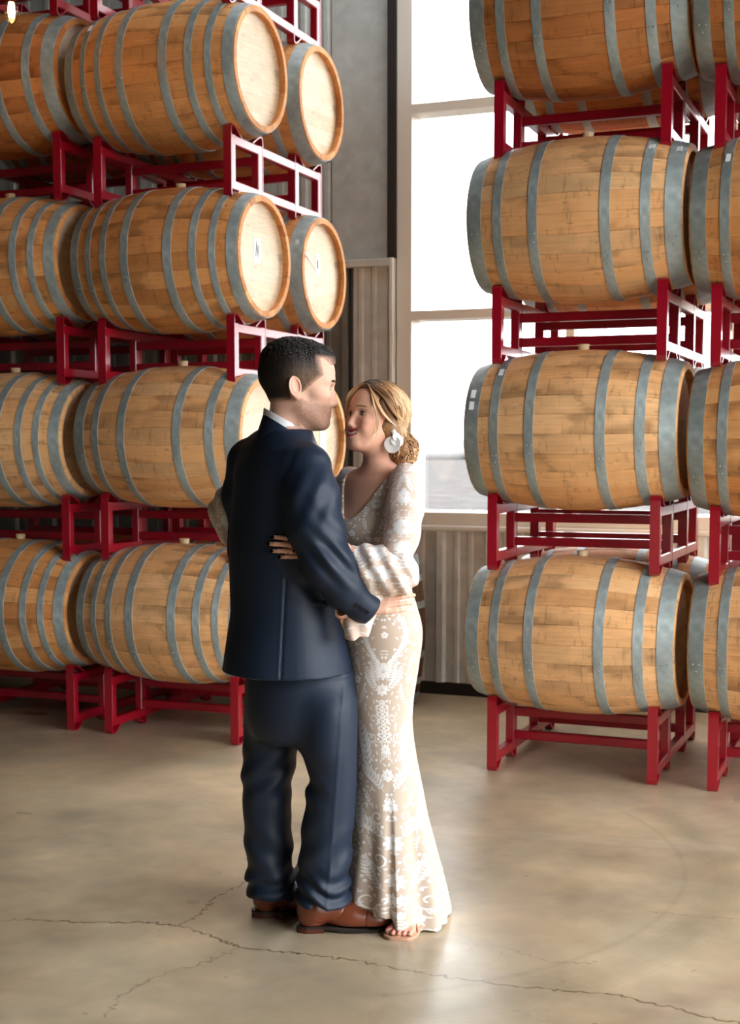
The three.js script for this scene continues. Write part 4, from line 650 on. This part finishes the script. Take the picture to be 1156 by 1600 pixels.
  put('fingernails', merge(bh.F.map((f) => { const g = new THREE.SphereGeometry(1, 10, 8); g.scale(.0058, .0046, .0018); const m = new THREE.Matrix4().makeBasis(BH.X, BH.Y, BH.Z); const p = f.pts[f.pts.length - 1]; g.applyMatrix4(m); g.translate(p[0] + BH.Z.x * .0062 + BH.X.x * .004, p[1] + BH.Z.y * .0062 + BH.X.y * .004, p[2] + BH.Z.z * .0062 + BH.X.z * .004); return plain(g); })), NAIL);
  put('toenails', merge(toes.map(([fx, fz2, r]) => { const g = new THREE.SphereGeometry(1, 10, 8); g.scale(r * .55, r * .22, r * .55); g.translate(...FP(fx + r * .25, .0165 + r * 1.02, fz2)); return plain(g); })), TOENAIL);
  { const a = bh.F[2].pts[1], b = bh.F[2].pts[2], p = [0, 1, 2].map((k) => mix(a[k], b[k], .35)), g = new THREE.TorusGeometry(.0092, .0011, 8, 24); g.rotateY(Math.PI / 2); const st = [[0, .0105, .0034], [.003, .0098, .0022], [-.003, .0098, .0022]].map(([u, v, r]) => { const s = new THREE.OctahedronGeometry(r, 1); s.translate(0, u, v); return s; }); const m = new THREE.Matrix4().makeBasis(BH.X, BH.Y, BH.Z); const G = merge([g, ...st].map(plain)); G.applyMatrix4(m); G.translate(...p); put('ring', G, std({ color: hex(236, 226, 206), metalness: 1, roughness: .2 })); }
  // sandal: thin sole and two straps
  { const s = new THREE.Shape(), pts = [[.050, -.02], [.052, -.004], [.044, .012], [.034, .028], [.018, .044], [-.01, .046], [-.06, .034], [-.12, .026], [-.125, -.026], [-.06, -.034], [0, -.042], [.03, -.040], [.044, -.032]]; s.setFromPoints(new THREE.SplineCurve([...pts, pts[0]].map((p) => new THREE.Vector2(...p))).getPoints(60)); const g = new THREE.ExtrudeGeometry(s, { depth: .007, bevelEnabled: true, bevelSize: .0015, bevelThickness: .0015, bevelSegments: 2 }); const p = g.attributes.position; for (let i = 0; i < p.count; i++) { const x = p.getX(i), z = p.getY(i), y = p.getZ(i) + .0015 + .05 * smooth(-.02, -.12, x), q = FP(x, y, z); p.setXYZ(i, ...q); } g.computeVertexNormals(); const ix = g.attributes.position; void ix;
    const TAN = std({ color: hex(206, 158, 130), roughness: .45 }), sole = put('sandal', g, TAN); sole.material.side = THREE.DoubleSide;
    const strap = (x, r) => tube([...Array(9)].map((_, i) => { const a = Math.PI * i / 8; return FP(x - .012 * Math.sin(a), .008 + .032 * Math.sin(a), -.041 * Math.cos(a)); }), r, 20, 6); put('strap', strap(.004, .0040), TAN, sole).position.set(0, 0, 0); put('strap', strap(-.03, .0042), TAN, sole); }
  // ---- face
  for (const s of [1, -1]) put('eye', eyeball(HF, s), EYEMAT);
  const LASH = std({ color: hex(22, 16, 14), roughness: .6 }); put('eyelashes', merge([1, -1].flatMap((s) => [lash(HF, s, 1, .0024, .0012), lash(HF, s, -1, .0009)]).map(plain)), LASH);
  put('eyebrows', merge([1, -1].map((s) => brow(HF, s, .0027, .0215, .0045, hf)).map(plain)), std({ color: hex(150, 106, 76), roughness: .9 }));
  put('teeth', inFrame((() => { const g = []; for (let i = -4; i <= 4; i++) { const b = new THREE.SphereGeometry(1, 10, 8); b.scale(.0030, .0052, .0031); const z = i * .0048, cy = -.0703 + 1.25 * Math.max(0, Math.abs(z) - .004) ** 1.25; b.translate(.0872 - z * z * 16, cy + .0006, z); g.push(plain(b)); } return merge(g); })(), HF), std({ color: hex(244, 238, 230), roughness: .2 }));
  // earring: a round petal disc below a pearl
  for (const s of [-1, 1]) { const p = HF.at(-.022, -.030, .083 * s), W = std({ color: hex(246, 242, 238), roughness: .5, sheen: .4 }), stud = new THREE.SphereGeometry(.008, 14, 10); stud.scale(1, 1, .7); stud.translate(p[0], p[1], p[2] + .006 * (s < 0 ? 1 : -1)); const k = put('earring', stud, W), pet = [];
    for (let i = 0; i < 3; i++) { const g = new THREE.SphereGeometry(1, 18, 12), r = [.026, .019, .013][i]; g.scale(r, r, .003); const q = g.attributes.position; for (let j = 0; j < q.count; j++) { const x = q.getX(j), y = q.getY(j), a = Math.atan2(y, x), m = 1 + .035 * Math.sin(a * 3 + i); q.setXYZ(j, x * m, y * m, q.getZ(j) + (x * x + y * y) * 8 * .9); } g.computeVertexNormals(); g.rotateZ(i); g.rotateY(.25 * (i - 1)); g.rotateX(-.2); g.translate(p[0] - .002 + [.0, .013, .010][i] * s * -1, p[1] - [.038, .026, .014][i], p[2] + .010 * (s < 0 ? 1 : -1)); pet.push(plain(g)); } put('petals', merge(pet), W, k); }
  // ---- hair: swept back from a side parting, loose curls gathered low at the back, locks by the face
  const DARK = hex(74, 50, 36), MIDH = hex(170, 124, 82), PALE = hex(234, 202, 158), blond = (t, n, c) => c.copy(DARK).lerp(MIDH, clamp(t * 2)).lerp(PALE, clamp(t * 2 - 1 + n * .35));
  const bunC = HF.to(...V(632, 702, .0)), hairF = (X, Y, Z) => { const [x, y, z] = HF.to(X, Y, Z), w = Math.abs(z);
    let d = smin(ell(x, y, z, -.014, .044, 0, .112, .094, .084), ell(x, y, z, .036, .044, 0, .054, .064, .066), .03) - .003;
    d += .0012 * noise3(x * 18, y * 18, z * 18);
    const lim = mix(.062, .092, smooth(.07, .1, y)) - .05 * smooth(.055, .0, y) - .012 * smooth(.0, .05, w) * smooth(.02, .09, y);
    d = smax(smax(d, x - lim, .012), -.035 - y - .4 * Math.max(0, x + .02), .02);
    const b = smin(ell(x, y, z, bunC[0] + .012, bunC[1], bunC[2], .034, .040, .036), ell(x, y, z, bunC[0] + .05, bunC[1] + .045, bunC[2] * .5, .046, .046, .05), .03) + .003 * noise3(x * 26, y * 26, z * 26);
    return smin(d, b, .03) * HF.s; };
  const hairG = withColor(plain(nets(hairF, [c0[0] - .14, c0[1] - .17, c0[2] - .15], [c0[0] + .16, c0[1] + .15, c0[2] + .15], .003)), (X, Y, Z, c) => { const [x, y, z] = HF.to(X, Y, Z); blond(.10 + .3 * smooth(.08, -.05, y), noise3(x * 40, y * 20, z * 40), c); });
  const strands = [], paint = (g, f) => { const uv = g.attributes.uv, n = uv.count, col = new Float32Array(n * 3), c = new THREE.Color(), j = rr(-.18, .18); for (let i = 0; i < n; i++) { blond(clamp(f(uv.getX(i)) + j), 0, c); col[3 * i] = c.r; col[3 * i + 1] = c.g; col[3 * i + 2] = c.b; } g.setAttribute('color', new THREE.BufferAttribute(col, 3)); strands.push(plain(g)); };
  const scalp = (x, th, s, k) => { const e = Math.sqrt(Math.max(.06, 1 - ((x + .010) / .116) ** 2)); return HF.at(x, .044 + .0965 * k * e * Math.cos(th), s * .0925 * k * e * Math.sin(th) + .008 * Math.cos(th)); };
  for (let i = 0; i < 210; i++) { const s = rnd() < .74 ? -1 : 1, x0 = mix(.076, -.07, rnd() ** 1.1), thE = mix(1.05, 1.98, rnd()), xe = mix(-.07, -.105, rnd()), k = rr(1.02, 1.075), p = [], wv = rr(0, 6);
    for (let q = 0; q <= 7; q++) { const t = q / 7, x = mix(x0, xe, t ** 2.3), th = mix(.06, thE, t ** .72) + .04 * Math.sin(t * 7 + wv); p.push(scalp(x, th, s, k + .02 * Math.sin(t * 3.1))); }
    paint(tube(p, rr(.0022, .0042), 20, 5, 'ends'), (u) => mix(.06, .85, smooth(.06, .62, u)) + .12 * Math.sin(i * 1.7)); }
  for (let i = 0; i < 90; i++) { const s = rnd() < .8 ? -1 : 1, x0 = rr(.05, .078), thE = rr(1.35, 2.0), xe = rr(-.10, -.06), k = rr(1.02, 1.07), p = [];
    for (let q = 0; q <= 7; q++) { const t = q / 7; p.push(scalp(mix(x0, xe, t ** 3.2) - .03 * smooth(.1, .5, t) * smooth(1.2, 1.5, thE) * (1 - t), mix(.04, thE, t ** .45), s, k)); }
    paint(tube(p, rr(.0020, .0036), 22, 5, 'ends'), (u) => mix(.12, .8, smooth(.35, .9, u)) + .2 * Math.sin(i * 2.3)); }
  const bw = V(631, 703, -.012);
  for (let i = 0; i < 150; i++) { const d = new THREE.Vector3(rr(-1, 1), rr(-1, 1), rr(-.5, 1)).normalize(), e1 = new THREE.Vector3().crossVectors(d, new THREE.Vector3(rr(-1, 1), rr(-1, 1), rr(-1, 1))).normalize(), e2 = new THREE.Vector3().crossVectors(d, e1), turns = rr(.3, .85) * (rnd() < .5 ? -1 : 1), a0 = rr(0, 6), r0 = rr(.008, .020), k = rr(.98, 1.1), p = [];
    for (let q = 0; q <= 8; q++) { const t = q / 8, b = a0 + turns * 6.28 * t, r = r0 * (1 - .35 * t), u = new THREE.Vector3(d.x * .040 * k, d.y * .046 * k, d.z * .044 * k).addScaledVector(e1, r * Math.cos(b)).addScaledVector(e2, r * Math.sin(b)); p.push([bw[0] + u.x, bw[1] + u.y, bw[2] + u.z]); } const g0 = rr(.3, .95); paint(tube(p, rr(.0018, .0036), 24, 5, 'ends'), (u) => g0 - .15 * u); }
  for (let i = 0; i < 80; i++) { const x0 = rr(-.08, .040), th = rr(.8, 1.25), d = new THREE.Vector3(rr(-1, .4), rr(-.5, 1), rr(.2, 1)).normalize(), k = rr(1.03, 1.08), e = [bw[0] + d.x * .038, bw[1] + d.y * .044, bw[2] + d.z * .044]; paint(tube([scalp(x0, th, -1, k), scalp(x0 - .006, th + .3, -1, k + .01), scalp(mix(x0, -.06, .35), 1.62, -1, k + .02), HF.at(mix(x0, -.07, .65), .0, -.086), e, [e[0] + rr(-.006, .012), e[1] - rr(.004, .02), e[2] + .002]], rr(.0020, .0036), 24, 5, 'ends'), (u) => mix(.35, .8, smooth(.0, .5, u)) + .2 * Math.sin(i * 3.1)); }
  // fringe across the brow to the far side, and wisps by both cheeks
  for (let i = 0; i < 26; i++) { const o = rr(-.006, .006), p = [[.070 + o, .112, rr(-.012, .004)], [.090 + o, .094, .022], [.0945 + o, .066, .044 + o], [.084 + o, .034, .060 + o * .5], [.064 + o, .0, .069], [.03 + o, -.02, .078]].map((q) => HF.at(...q)); paint(tube(p, rr(.0018, .0034), 22, 5, 'ends'), (u) => .55 + .4 * u); }
  for (let i = 0; i < 18; i++) { const o = rr(-.009, .009), p = [[.066 + o, .112, -.004], [.076 + o, .092, -.034], [.066 + o, .058, -.060], [.044 + o, .026, -.0735], [.014 + o, .004, -.083], [-.03, -.012, -.088]].map((q) => HF.at(...q)); paint(tube(p, rr(.0016, .0028), 22, 5, 'ends'), (u) => .45 + .45 * u); }
  for (const [s, n] of [[-1, 8], [1, 12]]) for (let i = 0; i < n; i++) { const o = rr(-.006, .006), p = [[.070 + o, .100, s * .024], [.080 + o, .070, s * .050], [.074 + o * .5, .030, s * (.0645 + rr(0, .005))], [.056 + o, -.005, s * (.0715 + rr(0, .006))], [.046 + rr(-.012, .014), -.045, s * (.070 + rr(0, .012))], [.046 + rr(-.02, .026), -.080 + rr(-.03, .02), s * (.066 + rr(0, .014))]].map((q) => HF.at(...q)); paint(tube(p.slice(0, rnd() < .45 ? 4 : 6), rr(.0008, .0015), 20, 4, 'ends'), () => .9); }
  put('hair', merge([hairG, ...strands]), std({ vertexColors: true, roughness: .42, specularIntensity: .6, sheen: .3 }));
}

// ---------------------------------------------------------------- small things
{ // a barrel standing on its head by the wall, behind the woman
  const t = thing('wine_barrel', 'dark weathered barrel standing upright by the wall behind the woman', 'barrel', [-2.955 + RB * .75, BL * .93 + .002, -7.455]); barrelParts(t, 'dusk', 6, .3, false); t.rotation.z = Math.PI / 2; t.scale.set(.93, .75, .75); }
// paper labels and marks on the barrel heads that face the light
const headMark = (b, name, y, z, w, h, draw) => { const cv = document.createElement('canvas'); cv.width = 64; cv.height = Math.round(64 * h / w); const c = cv.getContext('2d'); draw(c, cv.width, cv.height); const t = new THREE.CanvasTexture(cv); t.colorSpace = THREE.SRGBColorSpace; const g = new THREE.BoxGeometry(w, h, .0012); g.rotateY(Math.PI / 2); const m = mesh(name, g, std({ map: t, roughness: .6 }), b); m.position.set(BL - .0352, RB + y, z); return m; };
headMark(BARREL.L20, 'paper_label', .03, .02, .075, .12, (c, w, h) => { c.fillStyle = '#f2f2f0'; c.fillRect(0, 0, w, h); c.strokeStyle = '#4a5058'; c.lineWidth = 7; c.beginPath(); c.moveTo(w * .3, h * .75); c.lineTo(w * .42, h * .2); c.lineTo(w * .6, h * .7); c.lineTo(w * .7, h * .25); c.stroke(); });
headMark(BARREL.L21, 'paper_label', .05, .02, .06, .11, (c, w, h) => { c.fillStyle = '#f4f3ef'; c.fillRect(0, 0, w, h); c.fillStyle = '#6b665e'; c.fillRect(w * .3, h * .3, w * .3, h * .4); });
headMark(BARREL.L11, 'paper_label', -.02, -.05, .085, .12, (c, w, h) => { c.fillStyle = '#e6eef2'; c.fillRect(0, 0, w, h); c.fillStyle = '#c2cdd4'; for (let i = 1; i < 6; i++) c.fillRect(w * .15, h * i / 6, w * .7, 2); });
// white scuffs and stickers on hoops
const STICK = std({ color: hex(236, 238, 238), roughness: .6 });
for (const [key, x, a, w, h] of [['R10', -.43, .62, .03, .05], ['R10', -.43, .42, .03, .045], ['R10', -.32, .95, .022, .05], ['R20', .43, 1.0, .03, .05], ['R20', .32, .95, .03, .04], ['C20', -.32, .75, .02, .05], ['L21', .43, .5, .02, .03], ['L30', -.345, .8, .018, .05]]) {
  const b = BARREL[key], g = new THREE.CylinderGeometry(1, 1, w, 5, 1, false, 0, h / RB), r = rad(x) + .0052; g.scale(r, 1, r); g.rotateZ(-Math.PI / 2); const m = mesh('sticker', g, STICK, b); m.position.set(x, RB, 0); m.rotation.x = -a; }
{ // the filament bulb that hangs in the top left corner
  const at = [-3.862, 3.36, -5.3], t = thing('pendant_bulb', 'glowing filament bulb hanging at the top left corner', 'lamp', at);
  const prof = [[0, 0], [.012, .003], [.026, .022], [.032, .048], [.030, .072], [.021, .105], [.015, .125], [.0135, .135]].map(([a, b]) => new THREE.Vector2(a, b));
  mesh('glass_bulb', new THREE.LatheGeometry(new THREE.SplineCurve(prof).getPoints(30), 28), std({ color: hex(255, 232, 196), transmission: 1, roughness: 0, thickness: 0 }), t);
  const fil = []; for (let i = 0; i < 6; i++) { const a = i * 1.047; fil.push(tube([[.011 * Math.cos(a), .03, .011 * Math.sin(a)], [.013 * Math.cos(a + .3), .06, .013 * Math.sin(a + .3)], [.009 * Math.cos(a + .5), .095, .009 * Math.sin(a + .5)]], .0030, 10, 5)); }
  mesh('filament', merge(fil.map(plain)), std({ color: 0x000000, emissive: hex(255, 214, 160), emissiveIntensity: 30 }), t);
  mesh('socket', (() => { const g = new THREE.LatheGeometry([[.0135, .132], [.017, .134], [.018, .175], [.013, .190], [.004, .195], [0, .195]].map(([a, b]) => new THREE.Vector2(a, b)), 24); return g; })(), BLACKSTEEL, t);
  mesh('cord', tube([[0, .19, 0], [.004, 1.0, 0], [0, ROOM.top - at[1], 0]], .003, 12, 6), BLACKSTEEL, t);
  const l = new THREE.PointLight(hex(255, 186, 110), .16); l.position.set(at[0], at[1] + .06, at[2]); l.castShadow = true; l.shadow.radius = 1; scene.add(l);
}
renderer.render(scene, camera);
